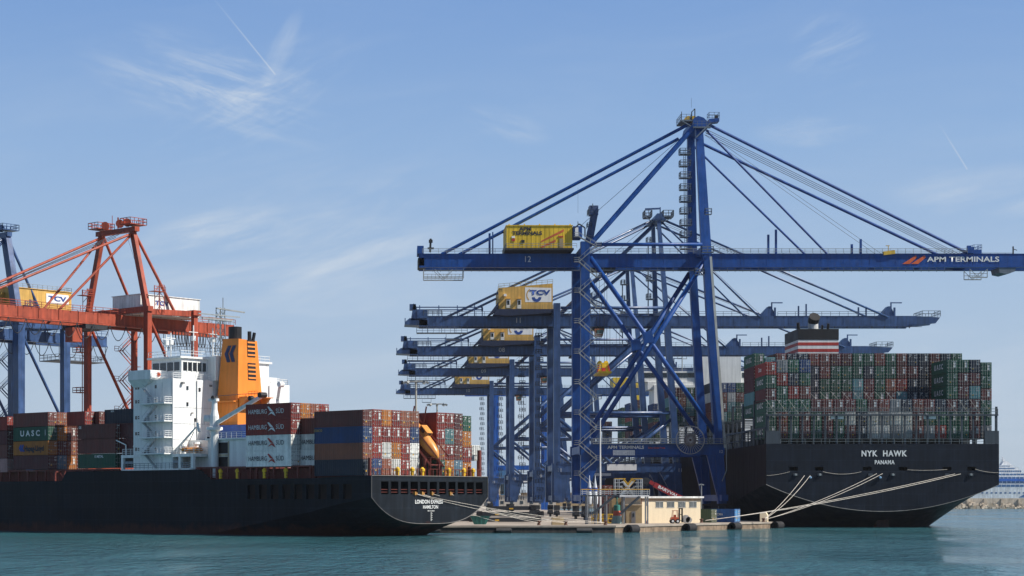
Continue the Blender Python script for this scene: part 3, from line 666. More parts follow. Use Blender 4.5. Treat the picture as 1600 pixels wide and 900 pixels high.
for zb in (32.9, 28.6):
    b = MB(); b.prism([aft(13.0, zb), aft(15.0, zb), aft(15.0, zb + 3.2), aft(13.0, zb + 3.2)], A3 * .04); lo = b.build('louvre', BLACK, funnel)
    b = MB()
    for k in range(4): b.prism([aft(13.05, zb + .25 + k * .78, .14), aft(14.95, zb + .25 + k * .78, .14), aft(14.95, zb + .55 + k * .78, .10), aft(13.05, zb + .55 + k * .78, .10)], A3 * .04)
    b.build('louvre_slat', FUNO, lo)
def sid(t, z, o=.07):
    k = (z - 20.1) / 16; return T1(t, 10.0 + .9 * k - o, z)
b = MB()
for t in (47.0, 45.7): b.prism([sid(t + .95, 33.5), sid(t + .1, 35.0), sid(t - .85, 35.0), sid(t - .05, 33.5)], E3 * .04); b.prism([sid(t + .95, 33.5), sid(t - .05, 33.5), sid(t - .7, 31.9), sid(t + .2, 31.9)], E3 * .04)
b.build('emblem', mat('dark_blue_emblem', (.02, .04, .12), .6), funnel)
b = MB(); b.tube(T1(46.9, 12.4, 36), T1(46.9, 12.4, 38.6), 1.25, 16); b.tube(T1(45.2, 14.5, 36), T1(45.2, 14.5, 37.8), .38); b.tube(T1(44.9, 15.1, 36), T1(44.7, 15.3, 37.6), .32); b.build('exhaust_pipe', BLACK, funnel, smooth=False)
b = MB(); b.prism([T1(43.6, 10.4, 25.2), T1(41.4, 10.4, 25.2), T1(43.6, 10.4, 23.2)], E3 * .5); b.prism([T1(43.6, 16, 25.2), T1(41.4, 16, 25.2), T1(43.6, 16, 23.2)], E3 * .5); TB(b, 41.2, 43.6, 10.2, 16.9, 25.2, 25.35); b.rail(T1(41, 12.6, 25.3), T1(43.4, 12.6, 25.3), sp=.8)
b.rail(T1(49.8, 9.9, 24.6), T1(43.8, 9.9, 24.6), sp=1.0, r=.03, h=1.0); TB(b, 43.8, 49.8, 9.2, 10.0, 24.4, 24.6); b.build('funnel_platform', FUNO, funnel)
# provision crane
b = MB(); b.lathe(T1(41.3, 2.2, 10.2), [(.75, 0), (.75, 8.4), (1.5, 8.7), (1.5, 9.2), (.9, 9.3), (.8, 11.2), (.55, 12.3), (.5, 14.0)], 14); TB(b, 40.5, 42.5, 1.8, 2.6, 24.1, 24.6); b.lathe(T1(42.6, 2.0, 21.0), [(.6, -.9), (.7, 0), (.6, .9)], 10, axis='x')
pc = b.build('crane_post', hs, ship1, smooth=False)
b = MB(); b.beam(T1(40.7, 2.2, 20.2), T1(29.0, 2.2, 24.6), .7, .5, w2=.5); b.beam(T1(40.9, 3.1, 20.2), T1(29.2, 3.0, 24.6), .3, .4); b.build('crane_jib', hs, pc)
b = MB(); b.tube(T1(29.0, 1.8, 24.8), T1(29.0, 3.3, 24.8), .5, 10); b.tube(T1(31.6, 1.8, 24.3), T1(31.6, 2.6, 24.3), .45, 10); b.tube(T1(41.4, 1.8, 24.7), T1(41.4, 2.8, 24.7), .45, 10); b.build('sheave', BLACK, pc)
b = MB(); b.tube(T1(41.4, 2.2, 25.0), T1(29.2, 2.4, 25.2), .05, 4); b.build('hoist_wire', CABLE, pc)
b = MB(); b.beam(T1(33.5, 10.6, 24.5), T1(30.6, 8.4, 26.9), .5, .5); b.tube(T1(30.5, 8, 27), T1(30.5, 9, 27), .5, 10); b.beam(T1(33.5, 10.6, 17.4), T1(33.5, 10.6, 24.5), .6); b.build('second_jib', hs, ship1)
# masts and aerials
b = MB()
M0 = T1(50.6, 12.0, 33.0)
for i, j in ((0, 0), (1.4, 0), (0, 1.4), (1.4, 1.4)): b.beam(M0 + A3 * i + E3 * j, M0 + A3 * (i * .8) + E3 * (j * .8) + Z3 * 9.5, .16)
for k in range(6):
    for i0, j0, i1, j1 in ((0, 0, 1.3, 0), (1.3, 0, 1.3, 1.3), (0, 1.3, 0, 0), (1.3, 1.3, 0, 1.3)): b.beam(M0 + A3 * i0 + E3 * j0 + Z3 * (k * 1.5), M0 + A3 * i1 + E3 * j1 + Z3 * ((k + 1) * 1.5), .1)
b.beam(M0 + Z3 * 8 - E3 * 5.5, M0 + Z3 * 8 + E3 * 5, .2, up=Z3); b.beam(M0 + Z3 * 9.3 - E3 * 1, M0 + Z3 * 9.0 + E3 * 6.2, .4, .22, up=Z3); b.beam(M0 + Z3 * 8 + E3 * .7, M0 + Z3 * 11.4 + E3 * .7, .14); b.rail(M0 + Z3 * 6.4 - E3 * 3 , M0 + Z3 * 6.4 + E3 * 3.5, sp=.9)
b.beam(M0 + Z3 * 7.2 - E3 * 4.5, M0 + Z3 * 7.2 + E3 * 3, .3, up=Z3)
b.build('radar_mast', GALV, ship1)
for (t, w, h) in ((58, 5, 4.5), (56.5, 10.5, 6.5), (53.8, 13, 6), (59, 7, 5)):
    b = MB(); b.tube(T1(t, w, 32.9), T1(t, w, 32.9 + h), .13, 6); b.beam(T1(t, w - 1.1, 32.9 + h * .8), T1(t, w + 1.1, 32.9 + h * .8), .12); b.lathe(T1(t, w, 32.9 + h * .55), [(.5, 0), (.5, .9)], 8); b.build('aerial', hs, ship1)
# freefall lifeboat between the stern stacks
def lifeboat():
    ax = (T1(-.6, 16.4, 14.0) - T1(6.5, 16.4, 21.0)).normalized(); o0 = T1(6.3, 16.4, 19.9); side = E3; nz = ax.cross(side); nz = nz if nz.z > 0 else -nz
    prof = [(0, .15), (.5, .75), (1.6, 1.1), (4, 1.22), (6.6, 1.15), (8.2, .85), (9.0, .4), (9.3, .08)]
    b = MB(); n = 14; vs = []
    for x, r in prof:
        for i in range(n):
            a = 6.28318 * i / n; vs.append(o0 + ax * x + side * (r * math.cos(a)) + nz * (r * math.sin(a) * (1.05 if math.sin(a) > 0 else .8)))
    b.add(vs, [(j * n + i, j * n + (i + 1) % n, (j + 1) * n + (i + 1) % n, (j + 1) * n + i) for j in range(len(prof) - 1) for i in range(n)] + [tuple(range(n)), tuple(range((len(prof) - 1) * n, len(prof) * n))])
    root = thing('lifeboat', 'orange free fall lifeboat tilted down over the stern between container stacks', 'lifeboat', o0 + ax * 5)
    hb = b.build('boat_hull', LIFEO, root, smooth=True)
    b = MB(); p = o0 + ax * 2.9 + nz * 1.2; b.beam(p - side * .0, p + ax * 2.0, 1.5, 1.3, up=nz); b.build('wheelhouse', LIFEO, root)
    b = MB(); b.beam(p + ax * .4 - side * .77 + nz * .2, p + ax * 1.4 - side * .77 + nz * .2, .08, .5, up=nz); b.beam(p + ax * 2.02 + nz * .2 - side * .5, p + ax * 2.02 + nz * .2 + side * .5, .5, .08, up=ax); b.build('window', GLASS, root)
    # launching ramp, a part of the ship
    b = MB()
    for s_ in (-1.55, 1.55):
        b.beam(o0 + side * s_ - nz * 1.1 - ax * 1, o0 + side * s_ - nz * 1.1 + ax * 10.2, .35, .35); q = o0 + side * s_ - nz * 1.1 + ax * 9.4; b.beam(q, Vector((q.x, q.y, 10.2)), .35)
        b.beam(o0 + side * s_ + nz * .9, o0 + side * s_ + nz * .9 + ax * 9.8, .22, .22); q = o0 + side * s_ - nz * 1.1 + ax * 3; b.beam(q, Vector((q.x, q.y, 10.2)), .35); b.beam(q, o0 + side * s_ + nz * 3.6, .25)
        q = o0 + side * s_ - nz * 1.1 + ax * 6; b.beam(q, Vector((q.x, q.y, 10.2)), .3)
    for k in range(5): b.beam(o0 - side * 1.55 - nz * 1.3 + ax * (2 + 1.9 * k), o0 + side * 1.55 - nz * 1.3 + ax * (2 + 1.9 * k), .2)
    b.build('lifeboat_ramp', REDSTEEL, ship1)
lifeboat()

# ================================================================ ship on the right
CX, HB, SY = 111.15, 25.95, 428.0
ship2 = thing('container_ship', 'huge blue black container ship seen from its stern on the right', 'ship', (CX, 560, 0))
def T2(t, x, z): return Vector((x, t, z))
st = [(SY, 3.6, 9.6, CX, HB, 2.0, 18.7), (434, 1.6, 9.2, CX, HB, 2.0, 18.7), (440, -.8, 8.6, CX, HB, 2.0, 18.7), (446, -3, 8, CX, HB, 2.1, 18.7), (458, -6, 6.5, CX, HB, 2.3, 18.7), (480, -9, 4, CX, HB, 2.8, 18.7),
      (520, -10, -1, CX, HB, 4, 18.7), (740, -10, -5, CX, HB, 5, 18.7), (765, -10, -3, CX, 19, 4, 20), (785, -10, 0, CX, 8, 3, 22), (797, -9, 2, CX, .5, 2, 24)]
hull2 = loft(st, T2, 18.7, n=16).build('hull', [HULL2, HSIDE, HULL2], ship2)
cut = MB()
for px in (1240, 1280, 1355, 1411, 1480, 1518):
    p = W(px, 732.5, SY); cut.box(p.x - .95, p.x + .95, SY - 1, SY + 2.5, p.z - .40, p.z + .45)
for px in (1181, 1185): pass
carve(hull2, cut)
for px in (1243, 1281, 1360, 1395, 1480, 1517):
    p = W(px, 741.5, SY); MB().box(p.x - .5, p.x + .5, SY - .22, SY + .1, p.z - .3, p.z + .25).build('fairlead_plate', GREYSTEEL, ship2)
for px in (1243, 1281, 1395, 1517):
    p = W(px, 741.7, SY); b = MB(); b.lathe((p.x, SY - .24, p.z), [(.28, 0), (.28, -.1), (.14, -.12)], 10, axis='y'); b.build('fairlead_roller', GALV, ship2)
for px in (1266, 1375): 
    p = W(px, 746, SY); MB().lathe((p.x, SY - .2, p.z), [(.05, -.3), (.28, -.15), (.3, .1), (.05, .25)], 8).build('mooring_weight', mat('pale_blue_plastic', (.25, .42, .62), .5), ship2)
b = MB(); prev = None
for i in range(-24, 25):
    q = i / 24; p = Vector((CX + HB * q, SY - .05, 3.6 + 6 * q * q))
    if prev: b.tube(prev, p, .06, 5)
    prev = p
b.build('hull_edge', mat('worn_stern_edge', (.20, .20, .19), .6), ship2)
b = MB()
def sag(b, p, q, s, r=.04, n=10):
    pts = [p.lerp(q, i / n) - Z3 * (s * 4 * (i / n) * (1 - i / n)) for i in range(n + 1)]; b.path(pts, r, 5)
for (x0, y0, x1, y1, s_) in ((1234, 737, 1198, 743, .3), (1286, 737, 1346, 737, 1.0), (1418, 734, 1480, 733.5, .3), (1524, 733, 1560, 738.5, .4), (1197.5, 743, 1150, 748, .0)):
    if s_: b = MB(); sag(b, W(x0, y0, SY - .1), W(x1, y1, SY - .1), s_ * .55, r=.03); b.build('messenger_line', ROPE, ship2)
text('ship_name', 'NYK  HAWK', 1.25, LETW, ship2, W(1381, 709, SY - .06), (1, 0, 0), Z3, bold=.035, sx=.88, font_sp=1.18)
text('ship_name', 'PANAMA', .86, LETW, ship2, W(1382, 722.5, SY - .06), (1, 0, 0), Z3, bold=.035, sx=.82, font_sp=1.12)
b = MB(); p = W(1376, 808, SY + 8); b.box(p.x - 1.3, p.x + 1.3, SY + 6, SY + 12, -3, 3.2); b.build('rudder', mat('dark_red_rudder', (.05, .016, .014), .8, rust=.4), ship2)
# stern frame
b = MB(); ztop = 24.95; px_ = (2 * HB) / 20.8
for k in range(21):
    x = CX - HB + .55 + k * (2 * HB - 1.1) / 20
    b.box(x - .19, x + .19, SY + .3, SY + .7, 18.7, ztop)
b.box(CX - HB + .1, CX + HB - .1, SY + .1, SY + .9, ztop, ztop + .35)
for x0 in (CX - HB, CX + HB - 3.2): b.box(x0, x0 + 3.2, SY + .02, SY + .35, 18.72, 21.6)
b.box(CX + HB - .6, CX + HB - .2, SY + .4, SY + .9, 21.6, 27.0); b.box(CX - HB, CX - HB + .5, SY + .4, SY + .8, 21.6, 25)
b.box(CX - HB + .4, CX + HB - .4, SY + .35, SY + .5, 21.3, 21.45)
b.build('stern_frame', GREYSTEEL, ship2)
b = MB(); b.rail((CX - HB + .2, SY + .2, ztop + .35), (CX + HB - .2, SY + .2, ztop + .35), h=1.2, sp=1.6, r=.05, bars=2); b.rail((CX - HB + 3.3, SY + .25, 18.7), (CX + HB - 3.3, SY + .25, 18.7), h=1.1, sp=1.8, r=.04, bars=2)
b.build('railing', mat('grey_rail', (.16, .19, .20), .5), ship2)
for px in (1310, 1455): 
    p = W(px, 651, SY); MB().box(p.x - 1.4, p.x + 1.4, SY + .9, SY + 1.1, p.z - .5, p.z + .5).build('white_board', WHITE, ship2)
# lashing bridges and deck edge gallery
for yb in (442.4, 456.2, 470, 560, 574, 590, 606, 640, 668, 700):
    b = MB()
    for x in (85.5, 88, 93, 103, 113, 123, 133, 136.4): b.box(x - .25, x + .25, yb, yb + .8, 18.7, 29)
    for z in (22, 25.5, 28.8): b.box(85.3, 136.8, yb, yb + .9, z, z + .25)
    b.build('lashing_bridge', GREYSTEEL, ship2)
b = MB()
for y in range(430, 740, 4): b.box(85.25, 85.5, y, y + .3, 18.7, 22.4)
b.box(85.22, 85.5, 430, 742, 22.1, 22.5); b.box(85.22, 85.5, 430, 742, 20.2, 20.4); b.box(86.5, 135.5, 444, 742, 18.7, 20.1)
b.build('deck_gallery', GREYSTEEL, ship2)
GN = 'containers stacked on the right ship'
PX2 = (136.15 - 85.4) / 20
def c2(col, tier_top_z, y, colour, label, **k):
    x = 85.4 + col * PX2
    return container((x + CW + .04, y, tier_top_z - CH), R(90), colour, label, GN, f=1.25, **k)
HH = 2.945
Z1 = 37.6
pal = 'green green green maroon brown maroon navy blue green brown maroon red teal'.split()
rr = random.Random(21)
def pick(): return rr.choice(pal)
ordn = lambda n: ORD[n]
left1 = [['red', 'green', 'maroon', 'green', 'green', 'green'], ['grey', 'red', 'green', 'green', 'brown', 'brown'], ['green', 'navy', 'red', 'green', 'green', 'green'], ['blue', 'green', 'brown', 'green', 'maroon', 'maroon']]
right1 = [['green', 'green', 'green', 'maroon', 'green', 'green'], ['green', 'maroon', 'maroon', 'navy', 'green', 'green'], ['navy', 'maroon', 'teal', 'maroon', 'maroon', 'maroon'], ['green', 'green', 'brown', 'green', 'green', 'grey']]
sidetx = []
for c in range(20):
    if c < 4: L6 = left1[c]; zt = Z1 - (.55 if c == 0 else 0); tiers = range(6)
    elif c >= 16: L6 = right1[c - 16]; zt = Z1 - (.6 if c == 19 else 0); tiers = range(6)
    else:
        mid = ['maroon', 'brown', 'maroon', 'maroon', 'green', 'maroon', 'brown', 'grey', 'navy', 'brown', 'maroon', 'navy'][c - 4]
        low = [['green', 'green'], ['maroon', 'maroon'], ['green', 'green'], ['white', 'maroon'], ['navy', 'navy'], ['white', 'white'], ['grey', 'white'], ['white', 'grey'], ['white', 'white'], ['maroon', 'brown'], ['green', 'grey'], ['green', 'red']][c - 4]
        L6 = [None, None, None, mid] + low; zt = Z1; tiers = (3, 4, 5)
    for r in tiers:
        z = zt - r * HH
        if r >= 3: z = Z1 - r * HH + (.0)
        pos = 'behind the grey stern posts' if r >= 4 else "in black ship's stern bay"
        o = c2(c, z, 430.0, L6[r], f'{WORD[L6[r]]} container {pos}, {ORD[c]} column, {ORD[r]} tier from top')
        if c == 0 and L6[r] == 'green': sidetx.append(o)
        if c == 16 and r < 3: sidetx.append(o)
        if c == 0 and r == 0: text('lettering', 'Cosco', 1.0, LETW, o, (6.3, CW + .03, 1.5), (-1, 0, 0), bold=.02, local=True)
Z2 = 40.05
b2 = ['green maroon maroon teal green'.split(), 'green brown maroon green maroon'.split(), 'teal teal green green maroon'.split(), 'brown navy green maroon green'.split(), 'navy navy navy maroon navy'.split()]
top2 = 'green teal brown navy navy brown brown maroon maroon green green brown green brown navy navy maroon navy green green'.split()
b2r = ['navy brown green green green navy green green brown maroon navy maroon'.split(), 'navy green green green teal maroon green rust red navy navy maroon'.split(), 'navy green green maroon teal maroon green maroon teal navy navy brown'.split()]
for c in range(20):
    n = 5 if c < 2 else 4
    if c in (3, 18, 19): n = 1 if c != 3 else 2
    if c == 19: continue
    for r in range(n):
        if r == 0: col = top2[c]
        elif c < 5: col = b2[c][min(r, 4)]
        elif c - 5 < 12 and r - 1 < 3: col = b2r[r - 1][c - 5]
        else: col = pick()
        z = Z2 - r * HH - (.9 if c == 1 else 0)
        o = c2(c, z, 443.6, col, f"{WORD[col]} container in right ship's taller second bay, {ORD[c]} column, {ORD[r]} tier down")
        if c == 0 and col == 'green': sidetx.append(o)
for o in sidetx: text('lettering', 'U A S C', 1.15, LETW, o, (6.2, CW + .03, 1.5), (-1, 0, 0), bold=.03, local=True, sx=1.25)
for bi, (yb, cols, zt, nt, nm) in enumerate([(577, range(5, 9), 41.4, 4, 'stepped bay by the crane leg'), (591, range(1, 6), 40.8, 4, 'bay seen through blue crane'), (610, range(0, 1), 38.4, 4, 'outer stack ahead of the funnel'), (668, range(0, 2), 41, 4, 'bay under the far white bridge'), (690, range(0, 2), 41, 4, 'bay past the far white bridge'), (740, range(0, 1), 38, 4, 'bay close to the far bow')]):
    for c in cols:
        for r in range(nt):
            col = pick() if not (bi == 0 and r == 1) else 'white' if c % 2 else 'brown'
            c2(c, zt - r * HH - (1.6 if c == 0 else 0), yb, col, f'{WORD[col]} container in {nm}, {ORD[c]} column, {ORD[r]} tier down')
text('hull_lettering', 'NYK LINE', 9.0, mat('faded_grey_lettering', (.20, .19, .20), .7, var=.3, streak=.4), ship2, (CX - HB - .05, 600, 11.2), (0, -1, 0), Z3, bold=.03, sx=1.5)
# lashing rods crossing the lower tiers
def xrod(x, y, z0, z1, w):
    b = MB(); b.tube((x, y - .35, z0), (x + w, y - .25, z1), .03, 4); b.tube((x + w, y - .35, z0), (x, y - .25, z1), .03, 4); b.build('lashing_rods', GALV, ship2)
for c in list(range(0, 4)) + list(range(16, 20)): xrod(85.4 + c * PX2, 430, 25.4, 28.7, 2.4)
for c in range(5, 17): xrod(85.4 + c * PX2, 443.6, 28.6, 31.2, 2.4)
# funnel of the right ship
b = MB(); yb = 492
def FB(b, x0, x1, z0, z1, ex=0, m=0): b.box(x0 - ex, x1 + ex, yb - ex, yb + 9 + ex, z0, z1, m)
fx0, fx1 = (1247 - 600) / 6.0976, (1310 - 600) / 6.0976
b.box(fx0, fx1, yb, yb + 16, 18.7, 47.9)
fn = b.build('funnel', BLACK, ship2)
MB().box(fx0 - .03, fx1 + .03, yb - .03, yb + 16.03, 43.4, 47.3).build('funnel_band', LETW, fn)
for z0 in (43.95, 45.6):
    MB().box(fx0 - .06, fx1 + .06, yb - .06, yb + 16.06, z0 + .15, z0 + .95).build('red_stripe', REDP, fn)
MB().box(fx0 - .09, fx1 + .09, yb - .09, yb + 16.09, 47.2, 50).build('funnel_cap', BLACK, fn)
b = MB(); cxf = (1276 - 600) / 6.0976; b.lathe((cxf, yb + 4, 50), [(1.3, 0), (1.3, 2.4)], 16); ex = b.build('exhaust_pipe', mat('white_exhaust', (.6, .6, .58), .5), fn)
b = MB(); b.tube((cxf, yb + 4, 52.2), (cxf + .1, yb + 2.6, 53.4), 1.42, 16); b.build('exhaust_tip', BLACK, fn)
b = MB(); b.tube((fx0 + .8, yb + 3, 50), (fx0 + .5, yb + 2.4, 51.8), .4, 8); b.tube((fx1 - 2, yb + 3, 50), (fx1 - 2, yb + 2.4, 51.6), .35, 8); b.tube((fx1 - 3.5, yb + 3, 50), (fx1 - 3.5, yb + 2.6, 51.2), .3, 8); b.build('small_exhausts', BLACK, fn)
# bridge far ahead
b = MB(); yd = 640; b.box(105, 119, yd, yd + 12, 18.7, 54.5); b.box(84.4, 138, yd + 1, yd + 8, 45.6, 49.2); b.box(90, 132, yd, yd + 12, 18.7, 44.5); b.box(88, 134, yd + .5, yd + 11, 43, 45.6)
b.build('superstructure', SWHITE, ship2)
MB().box(86, 104.5, yd + .93, yd + .98, 47.0, 48.6).build('window_band', GLASS, ship2)
MB().box(119.5, 136, yd + .93, yd + .98, 47.0, 48.6).build('window_band', GLASS, ship2)
b = MB(); b.rail((84.6, yd + 1, 49.2), (105, yd + 1, 49.2), sp=2.4, r=.05); b.rail((119, yd + 1, 49.2), (137.8, yd + 1, 49.2), sp=2.4, r=.05)
b.build('railing', GALV, ship2)
for x, h in ((100, 6), (109, 9), (121.5, 8), (126, 7), (131, 6.5)):
    b = MB(); b.tube((x, yd + 4, 49), (x, yd + 4, 49 + h), .18, 6); b.beam((x - 1.6, yd + 4, 47.5 + h), (x + 1.6, yd + 4, 47.5 + h), .2); b.beam((x - 1.5, yd + 4, 47.5 + h), (x - 1.5, yd + 4, 49 + h), .15); b.beam((x + 1.5, yd + 4, 47.5 + h), (x + 1.5, yd + 4, 49 + h), .15); b.build('aerial', GALV, ship2)

# ================================================================ big blue crane (nearest)
D12 = 461.0
def N(px, py, v=0, d0=D12): return Vector(((px - VX) * d0 / F, d0 + v, H + (VY - py) * d0 / F))
crane1 = thing('ship_to_shore_crane', 'nearest and tallest bright blue gantry crane with a yellow lettered machinery house', 'crane', (64, D12 + 11, Q), 'blue gantry cranes on the pier')
def Bm(name, a, b, w, h=None, m=BLUE, root=None, w2=None): return MB().beam(a, b, w, h, w2=w2).build(name, m, root)
def Tb(name, a, b, r, m=BLUE, root=None, n=12): return MB().tube(a, b, r, n).build(name, m, root, smooth=True)
r = crane1
Bm('leg', N(914, 378), N(914, 787), 2.1, 2.2, BLUE, r); Bm('leg', N(914, 400, 22), N(914, 787, 22), 1.95, 2.2, BLUE, r)
Bm('leg', N(1104, 398, .5), N(1128, 787, 0), 1.8, 2.2, BLUE, r, w2=2.0); Bm('leg', N(1104, 398, 21.5), N(1128, 787, 22), 1.8, 2.2, BLUE, r, w2=2.0)
Bm('mast', N(1097, 190, 5), N(1104, 398, .5), 1.7, 1.7, BLUE, r, w2=2.4); Bm('mast', N(1097, 190, 17), N(1104, 398, 21.5), 1.7, 1.7, BLUE, r, w2=2.4)
Bm('leg_tray', N(1109, 402, -1.4), N(1131.5, 700, -1.4), .55, .2, mat('pale_cable_tray', (.42, .44, .42), .5), r)
for v in (0, 22): MB().beam(N(905, 702.5, v), N(1131, 702.5, v), 2.6, 2.0, up=Vector((0, 1, 0))).build('portal_beam', BLUE, r)
for px in (914, 1123): MB().beam(N(px, 702.5, 0), N(px, 702.5, 22), 2.4, 1.8, up=Z3).build('portal_cross_beam', BLUE, r)
for px in (914, 1128): MB().beam(N(px, 778, -4), N(px, 778, 26), 1.6, 1.5, up=Z3).build('sill_beam', BLUE, r)
for px in (914, 1102): MB().beam(N(px, 391, 0), N(px, 391, 22), 2.0, 1.6, up=Z3).build('upper_cross_beam', BLUE, r)
for v in (0, 22):
    MB().prism([N(1104, 711, v - .6), N(1125, 711, v - .6), N(1131, 783, v - .6), N(1122, 783, v - .6)], (0, 1.2, 0)).build('haunch', BLUE, r)
    MB().prism([N(907, 711, v - .6), N(940, 711, v - .6), N(921, 760, v - .6), N(907, 760, v - .6)], (0, 1.2, 0)).build('haunch', BLUE, r)
for px in (914, 1128):
    for v in (0, 22): bogie(r, (N(px, 0, v).x, D12 + v, Q), 4, Vector((0, 1, 0)), DARK)
for v in (0, 22):
    Tb('horizontal_tie', N(924, 382, v), N(1097, 382, v), .42, BLUE, r)
    Tb('brace', N(922, 402, v), N(1125, 687, v), .58, BLUE, r); Tb('brace', N(1100, 410, v), N(926, 684, v), .58, BLUE, r)
    MB().prism([N(1003, 520, v - .65), N(1018, 517, v - .65), N(1022, 534, v - .65), N(1006, 538, v - .65)], (0, 1.3, 0)).build('brace_joint', BLUE, r)
# girder and boom: two box girders
DG = 469.0
def G(px, py, v=8): 
    p = W(px, py, DG); return Vector((p.x, D12 + v, p.z))
for v in (8, 14.5):
    b = MB(); p0, p1 = G(655, 0, v), G(1621, 0, v); z0, z1 = G(0, 415, 0).z, G(0, 397, 0).z
    b.box(p0.x, p1.x, p0.y, p0.y + 1.1, z0, z1); b.box(p0.x, p1.x, p0.y - .12, p0.y + 1.25, z0 - .45, z0 - .02); b.box(p0.x, p1.x, p0.y - .1, p0.y + 1.2, z1, z1 + .12)
    for k in range(24): x = p0.x + (p1.x - p0.x) * (k + .5) / 24; b.box(x - .05, x + .05, p0.y - .04, p0.y, z0, z1)
    b.build('girder', BLUE, r)
b = MB()
for k in range(14): x = G(675 + k * 71, 0).x; b.box(x, x + .7, D12 + 9.1, D12 + 14.5, G(0, 402, 0).z, G(0, 397, 0).z)
b.build('girder_cross_ties', BLUE, r)
b = MB(); zt = G(0, 396, 0).z
for (a, c) in ((660, 786), (925, 1095), (1112, 1511)): b.rail((G(a, 0).x, D12 + 7.6, zt), (G(c, 0).x, D12 + 7.6, zt), h=1.15, sp=1.9, r=.045, bars=3)
b.rail((G(1112, 0).x, D12 + 16, zt), (G(1600, 0).x, D12 + 16, zt), h=1.15, sp=1.9, r=.045)
b.build('walkway_rail', GALV, r)
b = MB(); zb = G(0, 423, 0).z
b.box(G(662, 0).x, G(1487, 0).x, D12 + 7.2, D12 + 7.9, zb, zb + .12)
for k in range(68): x = G(664 + k * 12.1, 0).x; b.beam((x, D12 + 7.5, zb - .35), (x, D12 + 7.5, G(0, 418, 0).z), .09)
b.build('under_walkway', DGALV, r)
b = MB()
for (a, c, y1) in ((662, 724, 435), (1514, 1541, 434)):
    b = MB(); p = lambda x, y, v: G(x, y, v)
    for v in (7.2, 12):
        b.beam(p(a, y1, v), p(c, y1, v), .25); b.beam(p(a, y1 - 6, v), p(c, y1 - 6, v), .12); b.beam(p(a, 421, v), p(a, y1, v), .16); b.beam(p(c, 421, v), p(c, y1, v), .16)
        m_ = (a + c) / 2; b.beam(p(m_ - 14 if c - a > 40 else a, 421, v), p(m_, y1, v), .12); b.beam(p(m_ + 14 if c - a > 40 else c, 421, v), p(m_, y1, v), .12)
        n = int((c - a) / 6)
        for k in range(n): x = a + (c - a) * k / n; b.beam(p(x, y1 - 6, v), p(x, y1, v), .08)
    b.build('service_cage', GALV, r)
b = MB(); b.box(G(652, 0).x, G(662, 0).x, D12 + 8, D12 + 15, G(0, 396, 0).z, G(0, 384, 0).z); b.build('end_cabinet', BLUE, r)
b = MB(); b.box(G(653, 0).x, G(663, 0).x, D12 + 8, D12 + 15, G(0, 417, 0).z, G(0, 403, 0).z); b.beam(G(672, 394), G(673, 373), .5); b.beam(G(670, 377), G(676, 377), .7); b.beam(G(668, 388), G(678, 388), .4)
b.build('end_machinery', DARK, r)
b = MB(); b.box(G(1514, 0).x, G(1534, 0).x, D12 + 8, D12 + 15, zt, G(0, 390, 0).z); b.beam(G(1514, 396), G(1514, 384), .9); b.beam(G(1519, 396), G(1519, 386), .7); b.railring([G(1522, 390, 8), G(1534, 390, 8), G(1534, 390, 14), G(1522, 390, 14)], h=1.2, sp=1.2)
b.build('boom_end_sheaves', BLUE, r)
b = MB(); b.prism([G(1560, 418), G(1588, 418), G(1586, 424), G(1572, 428), G(1562, 426)], (0, 6, 0)); b.build('tip_basket', DGALV, r)
b = MB(); b.beam(G(1583, 397), G(1583, 385), .28); b.beam(G(1583, 389), G(1589, 391), .15); b.build('tip_lamp_post', DARK, r)
for (px, y) in ((1203, 365), (1215, 357), (1334, 380), (1348, 372)): Bm('boom_rest_post', G(px, 397, 10), G(px, y, 10), .5, .5, BLUE, r)
b = MB(); b.beam(G(1380, 396), G(1398, 394), .9, .9); b.beam(G(1388, 394), G(1388, 384), .16); b.beam(G(1384, 384), G(1390, 384), .16); b.build('boom_winch', mat('yellow_winch', (.6, .38, .05), .5), r)
# apex
b = MB(); b.prism([N(1084, 194, 3), N(1087, 181, 3), N(1094, 177, 3), N(1103, 180, 3), N(1111, 188, 3), N(1111, 194, 3)], (0, 16, 0)); b.prism([N(1112, 181, 3.5), N(1128, 180, 3.5), N(1128, 185, 3.5), N(1112, 187, 3.5)], (0, 3, 0)); b.build('apex_head', BLUE, r)
b = MB(); b.box(N(1067, 0).x, N(1085, 0).x, D12 + 3, D12 + 10, N(0, 185).z, N(0, 183).z); b.beam(N(1069, 185, 3), N(1084, 194, 3), .25); b.box(N(1085, 0).x, N(1113, 0).x, D12 + 2, D12 + 3, N(0, 197).z, N(0, 195).z)
b.railring([N(1067, 183, 3), N(1084, 183, 3), N(1084, 183, 10), N(1067, 183, 10)], h=1.3, sp=1.3); b.railring([N(1112, 180, 3.5), N(1128, 180, 3.5), N(1128, 180, 6.5), N(1112, 180, 6.5)], h=1.4, sp=1.3)
b.rail(N(1085, 195, 2), N(1113, 195, 2), h=1.3, sp=1.2); b.beam(N(1090, 212, 2), N(1112, 190, 2), .3)
b.build('apex_platform', DGALV, r)
for px in (1084, 1092): MB().lathe(N(px, 177, 9), [(1.0, -1), (.7, -.3), (.7, .3), (1.0, 1)], 12, axis='y').build('apex_sheave', mat('yellow_sheave', (.62, .40, .04), .45), r)
b = MB(); b.beam(N(1087, 178, 6), N(1087, 167, 6), .22); b.beam(N(1092, 177, 6), N(1092, 162, 6), .22); b.beam(N(1087, 167, 6), N(1092, 162, 6), .2); b.beam(N(1069, 183, 4), N(1069, 169, 4), .14); b.beam(N(1086.5, 160, 6), N(1086.5, 145, 6), .05); b.beam(N(1126, 180, 6), N(1126, 173, 6), .7); b.build('apex_aerials', DARK, r)
